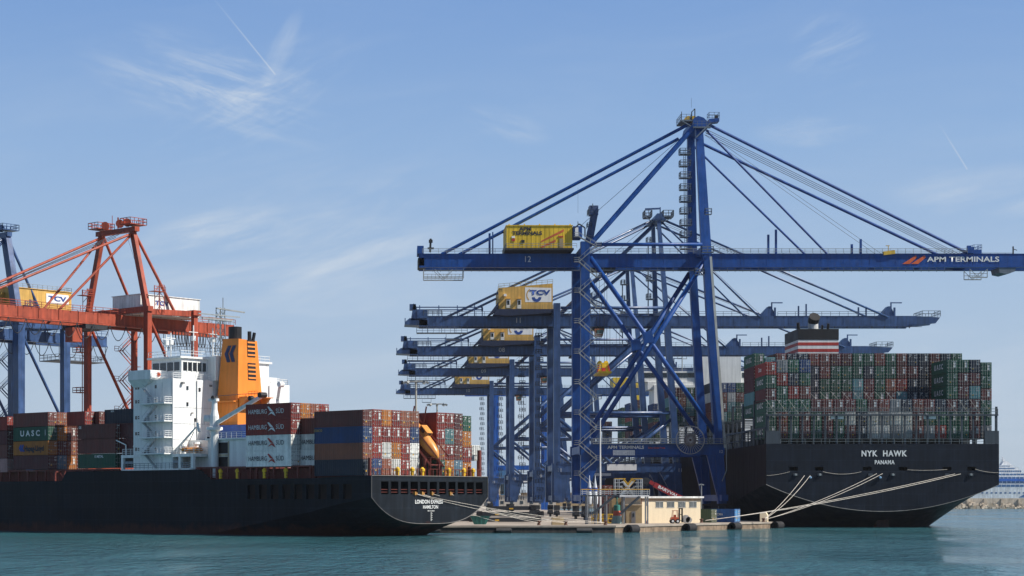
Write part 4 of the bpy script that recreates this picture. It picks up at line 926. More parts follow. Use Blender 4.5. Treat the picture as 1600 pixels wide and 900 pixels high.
# stays
zg = G(0, 396, 0).z
def stay(p, q, rad, root=r, m=BLUE): return MB().tube(p, q, rad, 10).build('tie_rod', m, root)
stay(N(1083, 187, 5), G(690, 397, 8.5), .40); stay(N(1077, 196, 17), G(710, 397, 15), .40)
stay(N(1091, 190, 3), N(924, 380, 1), .62)
stay(N(1112, 188, 5), G(1513, 395, 8.5), .36); stay(N(1107, 200, 17), G(1486, 396, 15), .36)
stay(N(1109, 197, 5), G(1293, 396, 8.5), .27); stay(N(1102, 208, 17), G(1272, 396, 15), .27)
MB().beam(G(766, 396, 11), G(766, 362, 11), .5).beam(G(771, 396, 11), G(771, 360, 11), .3).build('rod_prop', BLUE, r)
b = MB()
for k in range(4): b.tube(N(1112, 190 + 3.2 * k, 9), G(1508 - 6 * k, 396, 11), .07, 4)
b.tube(N(1112, 195, 9), G(1385, 396, 11), .045, 4); b.tube(N(1110, 199, 9), G(1375, 396, 11), .045, 4); b.tube(N(1078, 200, 9), N(898, 358, 9), .05, 4); b.tube(G(905, 330, 11), G(905, 290, 11), .03, 3)
b.build('hoist_ropes', CABLE, r)
# machinery house
hx0, hx1, hy, hz0, hz1 = G(790, 0).x, G(892, 0).x, D12 + 4.5, G(0, 391, 0).z, G(0, 356, 0).z
house = MB().box(hx0, hx1, hy, hy + 13, hz0, hz1).build('machinery_house', YEL, r)
b = MB()
for k in range(15): b.box(hx0 + .6 + k * 1.09, hx0 + .64 + k * 1.09, hy - .03, hy, hz0, hz1)
b.build('panel_joints', mat('yellow_joint_paint', (.42, .26, .03), .7), house)
MB().box(hx0 - .15, hx1 + .15, hy - .15, hy + 13.15, hz1, hz1 + .18).build('roof', YEL, house)
MB().box(hx0 - .3, hx1 + .3, hy - .9, hy + 13, hz0 - .45, hz0).build('house_floor', DARK, house)
b = MB(); b.rail((hx0, hy - .85, hz0), (hx1 + 1, hy - .85, hz0), h=1.1, sp=1.6, r=.04); b.rail((hx0 - .2, hy - .8, hz0), (hx0 - .2, hy + 13, hz0), h=1.1, sp=1.6, r=.04); b.build('railing', GALV, house)
text('lettering', 'APM', .84, LETD, house, (G(819, 0).x, hy - .05, G(0, 361.3, 0).z), bold=.045, sx=1.2)
text('lettering', 'TERMINALS', .84, LETD, house, (G(822, 0).x, hy - .05, G(0, 367.8, 0).z), bold=.045, sx=1.17)
for (x0, y0, x1, y1) in ((843, 382, 879, 363), (843, 391, 866, 379)):
    p = lambda x, y: Vector((G(x, 0).x, hy - .035, G(0, y, 0).z)); MB().add([p(x0, y0), p(x0 + 1, y0 - 3), p(x1, y1 - 2), p(x1, y1 + 2)], [(0, 1, 2, 3)]).build('slash_mark', mat('orange_slash', (.55, .12, .04), .6), house)
for (x0, x1, y0, y1, m_) in ((798, 803, 372, 375, WHITE), (798, 803, 376, 380, REDP), (813, 818, 378, 382, DARK), (872, 878, 376, 390, TAN), (870, 878, 372, 374, REDP)):
    MB().box(G(x0, 0).x, G(x1, 0).x, hy - .12, hy - .02, G(0, y1, 0).z, G(0, y0, 0).z).build('wall_fitting', m_, house)
b = MB()
for k in range(5): x = hx0 + .5 + k * 3.7; b.box(x, x + .3, hy + .2, hy + .6, hz1 + .18, hz1 + .5)
b.build('roof_vents', YEL, house)
for v in (5,): 
    b = MB(); b.box(G(893, 0).x, G(907, 0).x, D12 + 4, D12 + 10, G(0, 374, 0).z, G(0, 357, 0).z); b.build('electrical_cabin', BLUE, r); b = MB(); b.box(G(896, 0).x, G(901, 0).x, D12 + 3.9, D12 + 3.97, G(0, 372, 0).z, G(0, 359, 0).z); b.build('cabin_panel', WHITE, r)
b = MB(); b.beam(N(897, 357), N(905, 350), .3); b.beam(N(905, 350), N(914, 356), .3); b.beam(N(914, 356), N(914, 370), .3); b.beam(N(903, 352), N(903, 346), .15); b.build('davit', DARK, r)
# lifted service boom behind the landside leg
b = MB(); b.beam(N(929, 372, 15), N(941, 312, 15), 1.9, 1.6, w2=1.6); b.box(N(931, 0).x, N(945, 0).x, D12 + 14, D12 + 17, N(0, 322).z, N(0, 307).z); b.build('service_crane_jib', BLUE3, r)
b = MB(); b.railring([N(928, 342, 14), N(934, 342, 14), N(934, 342, 17), N(928, 342, 17)], h=1.2, sp=1); b.box(N(927, 0).x, N(935, 0).x, D12 + 14, D12 + 17, N(0, 356).z, N(0, 355).z); b.railring([N(929, 322, 14), N(938, 322, 14), N(938, 322, 17), N(929, 322, 17)], h=1.4, sp=1); b.beam(N(936, 310, 14), N(936, 304, 14), .2); b.build('service_crane_ladder', DGALV, r)
# stairs and mast ladders
b = MB(); fence_stairs(b, (N(903, 0).x, D12 - 3.0), (N(930, 0).x, D12 - 3.0), N(0, 790).z, N(0, 372).z, 3.64, wide=Vector((0, 1.1, 0)), r=.055); b.build('stairs', GALV, r)
b = MB(); z = N(0, 700).z
while z < N(0, 215).z:
    pass; break
for i in range(9):
    b = MB(); y = 225 + i * 19; px = 1089 + (y - 190) * .012
    b.box(N(px - 14, 0).x, N(px + 4 - (i % 2) * 5, 0).x, D12 + 12.5, D12 + 15, N(0, y + 1).z, N(0, y).z); b.railring([N(px - 14, y, 12.5), N(px + 3, y, 12.5), N(px + 3, y, 15), N(px - 14, y, 15)], h=1.3, sp=1.4, r=.06)
    b.beam(N(px - 8, y, 13), N(px - 8, y + 19, 13), .12); b.beam(N(px - 5, y, 13), N(px - 5, y + 19, 13), .12)
    for k in range(6): b.beam(N(px - 8, y + 3 * k, 13), N(px - 5, y + 3 * k, 13), .07)
    b.build('mast_ladder', DGALV, r)
for (xa, xb, y) in ((1100, 1110, 336), (1095, 1113, 395), (1084, 1099, 430)):
    b = MB(); b.box(N(xa, 0).x, N(xb, 0).x, D12 - 1.9, D12 - .9, N(0, y + 1).z, N(0, y).z); b.railring([N(xa, y, -1.9), N(xb, y, -1.9), N(xb, y, -.9), N(xa, y, -.9)], h=1.3, sp=1.2, r=.05); b.build('mast_platform', DGALV, r)
# portal level: walkway, lettering, boards, cable reel
b = MB(); b.box(N(925, 0).x, N(1135, 0).x, D12 - 2.2, D12 - 1.05, N(0, 694).z, N(0, 693).z); b.rail(N(925, 693, -2.15), N(1134, 693, -2.15), h=1.15, sp=1.6, r=.05, bars=3)
b.rail(N(925, 693, 1.2), N(1134, 693, 1.2), h=1.15, sp=1.6, r=.05, bars=2); b.path([N(1133, 694, -2), N(1133, 735, -2), N(1126, 752, -2)], .14, 5); b.build('portal_walkway', GALV, r)
p = lambda x, y: Vector((N(x, 0).x, D12 - 1.04, N(0, y).z))
text('lettering', 'APM TERMINALS', .72, LETW, r, p(977, 699.3), bold=.03, sx=1.15)
text('lettering', 'Lifting Global Trade', .35, LETO, r, p(1025, 700), bold=.02, sx=1.0)
text('lettering', '12', .7, LETG, r, Vector((N(1125, 0).x, D12 - 1.3, N(0, 706).z)), bold=.01)
text('lettering', '12', 1.45, LETG, r, Vector((G(824, 0).x, D12 + 7.9, G(0, 405.5, 0).z)), bold=.0, sx=.9, depth=.03)
text('lettering', 'APM TERMINALS', 1.22, LETW, r, Vector((G(1505, 0).x, D12 + 7.9, G(0, 405.5, 0).z)), bold=.02, sx=1.37, depth=.03)
for dx_ in (0, 13.5):
    pp = lambda x, y: Vector((G(x + dx_, 0).x, D12 + 7.86, G(0, y, 0).z)); MB().add([pp(1409.5, 412.5), pp(1431 - (0), 399), pp(1432.5, 402.5), pp(1421, 412.5)], [(3, 2, 1, 0)]).build('slash_mark', LETO, r)
for (x0, x1, y0, y1) in ((957, 991, 703.5, 711.5),):
    bd = MB().box(N(x0, 0).x, N(x1, 0).x, D12 - 1.12, D12 - 1.02, N(0, y1).z, N(0, y0).z).build('notice_board', WHITE, r); b = MB()
    for k in range(4):
        for j in range(11):
            if rr.random() < .85: xx = N(x0 + .8 + j * 3, 0).x; zz = N(0, y0 + 1.6 + k * 1.9).z; b.box(xx, xx + .33, D12 - 1.15, D12 - 1.125, zz - .06, zz + .07)
    b.build('board_marks', LETG, bd)
b = MB(); c0 = N(1076, 688, -2.6); RR = 3.35
for i in range(32):
    a, a2 = 6.28318 * i / 32, 6.28318 * (i + 1) / 32; P = lambda a, q: c0 + Vector((math.cos(a) * q, 0, math.sin(a) * q))
    b.beam(P(a, RR), P(a2, RR), .14); b.beam(P(a, .3), P(a, RR), .07, .12)
    b.beam(P(a, RR) + Vector((0, .7, 0)), P(a2, RR) + Vector((0, .7, 0)), .14)
rl = b.build('cable_reel', mat('worn_reel_steel', (.46, .43, .41), .6), r)
b = MB(); b.lathe(c0 + Vector((0, .35, 0)), [(1.5, -.2), (1.5, .2)], 28, axis='y'); b.build('reel_cable', mat('brown_power_cable', (.10, .045, .04), .7), rl)
b = MB(); b.lathe(N(985, 703, 3), [(.8, -.5), (.8, .5)], 10, axis='y'); b.box(N(1062, 0).x, N(1092, 0).x, D12 - 1.9, D12 - 1.05, N(0, 712).z, N(0, 705).z); b.build('reel_support', BLUE, r)
# trolley, hanging spreader
b = MB(); b.box(G(918, 0).x, G(962, 0).x, D12 + 8.4, D12 + 15, G(0, 421, 0).z, G(0, 417, 0).z)
tr = b.build('trolley', DARK, r)
b = MB()
for px in (936, 940, 948, 952): b.tube(G(px, 420, 10 if px % 4 else 13), G(px, 566, 10 if px % 4 else 13), .045, 4)
b.build('hoist_ropes', CABLE, tr)
b = MB(); 
for px in (939, 949): b.lathe(G(px, 566, 11), [(.55, -.6), (.55, .6)], 12, axis='y')
b.box(G(936, 0).x, G(952, 0).x, D12 + 9.5, D12 + 13, G(0, 574, 0).z, G(0, 566, 0).z); b.prism([G(935, 583, 9.4), G(953, 583, 9.4), G(951, 571, 9.4), G(937, 571, 9.4)], (0, .8, 0)); b.box(G(934, 0).x, G(954, 0).x, D12 + 5.5, D12 + 17.5, G(0, 584, 0).z, G(0, 581, 0).z)
sp = b.build('spreader', mat('bright_yellow_spreader', (.75, .50, .02), .45), tr)
b = MB(); b.box(G(941, 0).x, G(947, 0).x, D12 + 9.2, D12 + 9.35, G(0, 580, 0).z, G(0, 574, 0).z); b.beam(G(934, 582, 9.2), G(937, 570, 9.2), .3); b.beam(G(954, 582, 9.2), G(951, 570, 9.2), .3); b.build('spreader_ends', REDP, sp)

# ================================================================ older blue cranes on the pier
DB = 536.0
def older_crane(zs, y_off, number, label, withhouse=True, proto=None):
    def NB(px, py, v=0): return N(px, py, v, DB)
    root = thing('ship_to_shore_crane', label, 'crane', (48.2, DB + 10, Q), 'blue gantry cranes on the pier'); r = root; B = BLUE2
    for v in (0, 21):
        Bm('leg', NB(870, 474 if v == 0 else 486, v), NB(870, 785, v), 1.8, 1.9, B, r)
        Bm('leg', NB(1041, 486, v), NB(1061, 785, v), 1.7, 1.9, B, r, w2=1.9)
        Bm('mast', NB(1033, 340, 5 if v == 0 else 16), NB(1041, 486, v), 1.0, 1.2, B, r, w2=1.4)
        Tb('horizontal_tie', NB(876, 481, v), NB(1040, 481, v), .42, B, r); Tb('horizontal_tie', NB(872, 646, v), NB(1051, 645, v), .48, B, r)
        Tb('brace', NB(1040, 497, v), NB(873, 648, v), .62, B, r)
        Tb('brace', NB(1049, 655, v), NB(962, 724, v), .48, B, r); Tb('brace', NB(874, 655, v), NB(955, 724, v), .48, B, r)
        MB().beam(NB(862, 731, v), NB(1064, 731, v), 2.4, 1.8).build('portal_beam', B, r)
        MB().prism([NB(862, 737, v - .7), NB(893, 737, v - .7), NB(880, 785, v - .7), NB(862, 785, v - .7)], (0, 1.4, 0)).build('haunch', B, r)
        MB().prism([NB(1030, 737, v - .7), NB(1064, 737, v - .7), NB(1067, 785, v - .7), NB(1056, 785, v - .7)], (0, 1.4, 0)).build('haunch', B, r)
        Tb('tie_rod', NB(1024, 340, 5 if v == 0 else 16), NB(694 if v == 0 else 706, 494, 7 if v == 0 else 14), .33, B, r)
        Tb('tie_rod', NB(1038, 338, 5 if v == 0 else 16), NB(1398 if v == 0 else 1384, 492, 7 if v == 0 else 14), .30, B, r)
        Tb('tie_rod', NB(1038, 343, 5 if v == 0 else 16), NB(1196 if v == 0 else 1184, 493, 7 if v == 0 else 14), .24, B, r)
    Tb('main_strut', NB(1028, 345, 8), NB(880, 486, 8), .55, B, r)
    for px in (870, 1062): MB().beam(NB(px, 778, -4), NB(px, 778, 25), 1.6, 1.4, up=Z3).build('sill_beam', B, r)
    for px in (870, 1058): MB().beam(NB(px, 731, 0), NB(px, 731, 21), 2.0, 1.6, up=Z3).build('portal_cross_beam', B, r)
    for px in (870, 1041): MB().beam(NB(px, 487, 0), NB(px, 487, 21), 1.8, 1.5, up=Z3).build('upper_cross_beam', B, r)
    for px in (870, 1062):
        for v in (0, 21): bogie(r, (NB(px, 0).x, DB + v, Q), 4, Vector((0, 1, 0)), DARK)
    k = (DB + 7) / DB
    def GB(px, py, v=7): p = W(px, py, DB + 7); return Vector((p.x, DB + v, p.z))
    for v in (7, 13):
        b = MB(); x0, x1 = GB(655, 0).x, GB(1425, 0).x; za, zb = GB(0, 508.5).z, GB(0, 493.5).z
        b.box(x0, x1, DB + v, DB + v + 1, za, zb); b.box(x0, x1, DB + v - .12, DB + v + 1.12, za - .3, za - .02)
        b.prism([(x1, DB + v, za), (GB(1462, 0).x, DB + v, GB(0, 505).z), (GB(1469, 0).x, DB + v, GB(0, 496).z), (x1, DB + v, zb)], (0, 1, 0))
        for j in range(18): x = x0 + (x1 - x0) * (j + .5) / 18; b.box(x - .06, x + .06, DB + v - .05, DB + v, za, zb)
        b.build('girder', B, r)
    b = MB()
    for j in range(40): x = GB(660 + j * 19.5, 0).x; b.box(x - .1, x + .1, DB + 6.5, DB + 6.9, GB(0, 513).z, GB(0, 510).z)
    b.box(GB(655, 0).x, GB(1440, 0).x, DB + 6.6, DB + 6.8, GB(0, 511).z, GB(0, 510.4).z)
    b.build('festoon_rail', DARK, r)
    b = MB(); zt = GB(0, 493.5).z
    for a, c in ((665, 770), (876, 1170), (1215, 1380)): b.rail((GB(a, 0).x, DB + 6.8, zt), (GB(c, 0).x, DB + 6.8, zt), h=1.2, sp=2.4, r=.05)
    b.railring([GB(1440, 495, 6), GB(1468, 495, 6), GB(1468, 495, 15), GB(1440, 495, 15)], h=1.6, sp=1.6, r=.06); b.railring([GB(662, 493, 5), GB(690, 493, 5), GB(690, 493, 8), GB(662, 493, 8)], h=1.4, sp=1.4, r=.06)
    b.build('walkway_rail', DGALV, r)
    b = MB()
    for px, y in ((1250, 477), (1262, 474), (1344, 479), (1356, 478)): b.beam(GB(px, 494, 9), GB(px, y, 9), .4)
    b.build('boom_rest_post', B, r)
    for px in (1208, 1395):
        b = MB(); b.beam(GB(px, 493, 9), GB(px, 471, 9), .35); b.beam(GB(px, 472, 9), GB(px + 17, 472, 9), .3); b.prism([GB(px - 20, 493, 8), GB(px - 6, 478, 8), GB(px - 2, 478, 8), GB(px + 6, 493, 8)], (0, 3, 0)); b.beam(GB(px + 4, 493, 8), GB(px + 4, 480, 8), .5); b.build('boom_sheave_frame', B, r)
    b = MB()      # trolley machinery at the landside end
    b.prism([GB(632, 507), GB(668, 509), GB(668, 500), GB(640, 497), GB(634, 502)], (0, 8, 0)); b.prism([GB(642, 500), GB(646, 474), GB(650, 477), GB(656, 500)], (0, 1, 0)); b.box(GB(652, 0).x, GB(668, 0).x, DB + 6.5, DB + 12, GB(0, 497).z, GB(0, 485).z); b.box(GB(640, 0).x, GB(650, 0).x, DB + 7, DB + 10, GB(0, 484).z, GB(0, 475).z)
    b.beam(GB(633, 507), GB(633, 497), .25)
    b.build('end_machinery', B, r)
    b = MB()
    for y in (479, 483): b.beam(GB(649, y, 9), GB(755, y, 9), .3)
    for px in (656, 686, 715, 742, 754): b.beam(GB(px, 493, 9), GB(px, 476, 9), .25)
    b.beam(GB(754, 480, 9), GB(754, 485, 9), .5); b.build('pipe_gantry', B, r)
    b = MB(); 
    for y in (519.5,): b.box(GB(651, 0).x, GB(730, 0).x, DB + 6.5, DB + 9, GB(0, 521).z, GB(0, 519.7).z)
    b.rail(GB(651, 520, 6.5), GB(730, 520, 6.5), h=1.3, sp=1.6, r=.05)
    for px in (651, 668, 690, 710, 730): b.beam(GB(px, 520, 6.6), GB(px, 509, 6.6), .14)
    b.box(GB(697, 0).x, GB(719, 0).x, DB + 6.5, DB + 9, GB(0, 531).z, GB(0, 530).z); b.beam(GB(697, 530, 6.6), GB(697, 520, 6.6), .14); b.beam(GB(719, 530, 6.6), GB(719, 520, 6.6), .14)
    b.build('service_cage', DGALV, r)
    # apex
    b = MB(); b.box(NB(1022, 0).x, NB(1044, 0).x, DB + 4, DB + 17, NB(0, 341).z, NB(0, 338.5).z); b.prism([NB(1025, 340, 4), NB(1030, 330, 4), NB(1038, 330, 4), NB(1043, 340, 4)], (0, 13, 0)); b.beam(NB(1038, 332, 8), NB(1038, 317, 8), .3); b.beam(NB(1014, 320, 8), NB(1038, 319, 8), .45)
    b.build('apex_head', B, r)
    b = MB(); b.box(NB(1011, 0).x, NB(1022, 0).x, DB + 4, DB + 9, NB(0, 335.5).z, NB(0, 334).z); b.box(NB(1040, 0).x, NB(1056, 0).x, DB + 4, DB + 9, NB(0, 335.5).z, NB(0, 334).z); b.beam(NB(1012, 336, 4), NB(1022, 343, 4), .2); b.beam(NB(1054, 336, 4), NB(1042, 343, 4), .2)
    b.railring([NB(1011, 334, 4), NB(1022, 334, 4), NB(1022, 334, 9), NB(1011, 334, 9)], h=1.6, sp=1.3, r=.08); b.railring([NB(1040, 334, 4), NB(1056, 334, 4), NB(1056, 334, 9), NB(1040, 334, 9)], h=1.6, sp=1.3, r=.08)
    b.build('apex_platform', DGALV, r)
    for y in (370, 400, 430, 460): b = MB(); b.box(NB(1020, 0).x, NB(1032, 0).x, DB + 11, DB + 14, NB(0, y + 1).z, NB(0, y).z); b.railring([NB(1020, y, 11), NB(1026, y, 11), NB(1026, y, 14), NB(1020, y, 14)], h=1.4, sp=1.3, r=.07); b.beam(NB(1022, y, 12), NB(1022, y + 30, 12), .3); b.build('mast_ladder', DGALV, r)
    b = MB()
    for j in range(3): b.tube(NB(1040, 335 + 3 * j, 10), GB(1390, 492, 10), .06, 4); b.tube(NB(1040, 338, 9), GB(1192 - 4 * j, 492, 9), .05, 4)
    b.tube(NB(1020, 345, 9), GB(905, 440, 9), .05, 4); b.build('hoist_ropes', CABLE, r)
    # house with sloping roof
    hx0, hx1, hy, hz0 = GB(778, 0).x, GB(862, 0).x, DB + 3.5, GB(0, 485).z
    zl, zr_ = GB(0, 452).z, GB(0, 445).z
    b = MB(); b.prism([(hx0, hy, hz0), (hx1, hy, hz0), (hx1, hy, zr_), (hx0, hy, zl)], (0, 14, 0)); hs_ = b.build('machinery_house', YEL2, r)
    b = MB(); b.prism([(hx0 - .6, hy - .8, hz0 - .02), (hx1 + .3, hy - .8, hz0 - .02), (hx1 + .3, hy - .8, hz0 - 1.0), (hx0 + 3, hy - .8, hz0 - 1.9), (hx0 - 1.6, hy - .8, hz0 - 1.6)], (0, 13, 0)); b.prism([(hx0 - .1, hy, hz0 + 2), (hx0 - .1, hy, hz0 - .1), (hx0 - 3.5, hy, hz0 - 2.2), (hx0 - 2, hy, hz0 - .5)], (0, 5, 0)); b.build('house_base', mat('dark_blue_base', (.015, .025, .06), .6), hs_)
    b = MB(); b.rail((hx0 + 2, hy - .75, hz0), (hx1, hy - .75, hz0), h=1.1, sp=1.5, r=.045); b.rail((hx0, hy, zl), (hx1, hy, zr_), h=1.1, sp=1.5, r=.05); b.rail((hx0 - .2, hy, hz0 + 5), (hx0 + 1, hy, hz0 + 5), h=1.3, sp=.7, r=.05); b.build('railing', mat('yellow_grey_rail', (.35, .30, .15), .6), hs_)
    pp = lambda x, y, o=.03: Vector((GB(x, 0).x, hy - o, GB(0, y).z))
    bd = MB().add([pp(819, 474), pp(860, 474), pp(860, 452), pp(819, 451)], [(0, 1, 2, 3)]).build('sign_board', WHITE, hs_)
    text('lettering', 'TCV', 1.25, NAVY, bd, pp(842, 459.5, .08), bold=.05, sx=1.6)
    b = MB(); n = 12
    for j in range(n):
        a, a2 = math.pi * (1.02 + .96 * j / n), math.pi * (1.02 + .96 * (j + 1) / n); c = pp(837, 466, .06)
        f = lambda a, q: c + Vector((math.cos(a) * q, 0, math.sin(a) * q * 1.05)); b.add([f(a, .55), f(a, 1.35), f(a2, 1.35), f(a2, .55)], [(0, 1, 2, 3)])
    b.build('emblem', NAVY, bd)
    b = MB()
    for j in range(8):
        a, a2 = R(110 + 16 * j), R(110 + 16 * (j + 1)); c = pp(829, 463, .07); f = lambda a, q: c + Vector((math.cos(a) * q * .8, 0, math.sin(a) * q)); b.add([f(a, 1.45), f(a, 1.8), f(a2, 1.8), f(a2, 1.45)], [(0, 1, 2, 3)])
    b.build('emblem', YEL2, bd)
    for x in (793, 810):
        dd = MB().box(pp(x - 3, 0).x, pp(x + 3, 0).x, hy - .12, hy - .02, GB(0, 484 - (x < 800)).z, GB(0, 470).z).build('door', SWHITE, hs_); MB().box(pp(x - 1.8, 0).x, pp(x + 1.8, 0).x, hy - .16, hy - .13, GB(0, 478).z, GB(0, 472).z).build('pane', GLASS, dd)
        MB().box(pp(x - 3.6, 0).x, pp(x + 3.6, 0).x, hy - .7, hy - .02, GB(0, 469.4).z, GB(0, 468.8).z).build('canopy', YEL2, hs_)
    MB().box(pp(786, 0).x, pp(790, 0).x, hy - .5, hy - .02, GB(0, 465).z, GB(0, 461.5).z).build('wall_fitting', WHITE, hs_)
    # operator cab
    b = MB(); b.box(GB(926, 0).x, GB(944, 0).x, DB + 7, DB + 14, GB(0, 514).z, GB(0, 511).z); tr = b.build('trolley', DARK, r)
    cabm = MB().prism([(GB(930, 0).x, DB + 6, GB(0, 526).z), (GB(941, 0).x, DB + 6, GB(0, 526).z), (GB(944, 0).x, DB + 6, GB(0, 514).z), (GB(929, 0).x, DB + 6, GB(0, 514).z)], (0, 2.6, 0)).build('operator_cab', mat('brown_orange_cab', (.30, .12, .05), .5), tr)
    MB().box(GB(932, 0).x, GB(942, 0).x, DB + 5.92, DB + 5.98, GB(0, 522).z, GB(0, 516).z).build('window', mat('teal_glass', (.05, .10, .09), .15), cabm)
    b = MB()
    for px in (950, 955, 965, 970): b.tube(GB(px, 512, 10), GB(px, 640, 10), .05, 4)
    b.box(GB(946, 0).x, GB(974, 0).x, DB + 8, DB + 12, GB(0, 644).z, GB(0, 640).z); b.build('hoist_ropes', CABLE, tr)
    # stair beside the far landside leg
    b = MB(); z = NB(0, 780).z; k = 0
    while z < NB(0, 500).z:
        xo = .45 * (k % 2); b.box(43.9 + xo, 46.2, DB + 19.5, DB + 21, z, z + .1); b.railring([Vector((43.9 + xo, DB + 19.5, z)), Vector((45.6 + xo, DB + 19.5, z)), Vector((45.6 + xo, DB + 21, z)), Vector((43.9 + xo, DB + 21, z))], h=1.1, sp=1.0, r=.05)
        for xx in (44.9, 45.5): b.beam(Vector((xx, DB + 20, z)), Vector((xx, DB + 20, z + 2.35)), .09)
        b.beam(Vector((44.2, DB + 19.6, z)), Vector((44.2, DB + 19.6, z + 2.35)), .06); z += 2.35; k += 1
    b.build('ladder_tower', mat('dark_ladder_steel', (.05, .07, .11), .6), r)
    b = MB(); b.rail(NB(875, 724, -1.2), NB(1058, 724, -1.2), h=1.2, sp=2.4, r=.05); b.build('portal_rail', DGALV, r)
    MB().box(NB(948, 0).x, NB(994, 0).x, DB - 1.05, DB - .92, NB(0, 735).z, NB(0, 725.5).z).build('notice_board', WHITE, r)
    return root
def numbers(root, s, zsc):
    def L(px, py, v, size, name='lettering'):
        p = N(px, py, v, DB) if py > 600 else Vector((W(px, py, DB + 7).x, DB + v, W(px, py, DB + 7).z))
        t = text(name, s, size, LETG, root, (p.x - 48.2, p.y - DB - 10, p.z - Q), local=True, bold=.0, sx=.95)
    L(810, 501, 6.92, 1.45); L(874, 735, -.93, 1.1); L(1062, 735, -.95, 1.0)
ocr = older_crane(1, 0, '11', 'older blue gantry crane number 11 with sloping roofed yellow house, right behind the nearest crane')
protos = list(kids(ocr))
def copy_tree(o, parent=None):
    c = o.copy(); COL.objects.link(c)
    if parent is not None: c.parent = parent; c.matrix_parent_inverse = o.matrix_parent_inverse
    for ch in kids(o): copy_tree(ch, c)
    return c
specs = [('08', 605, .947, 'older blue gantry crane number 08, third in the row from the viewer'), ('09', 724, .968, 'weathered blue gantry crane number 09, fourth in the row and second from the far end'), ('10', 861, .975, 'most distant blue gantry crane of the pier, number 10')]
allc = [(ocr, '11', 1)]
for num, d, zs, lab in specs:
    c = copy_tree(ocr); c.location = (48.2, d + 10, Q); c.scale = (1.045 if num == '08' else 1.01, 1, zs); c['label'] = lab; allc.append((c, num, zs))
for c, num, zs in allc: numbers(c, num, zs)

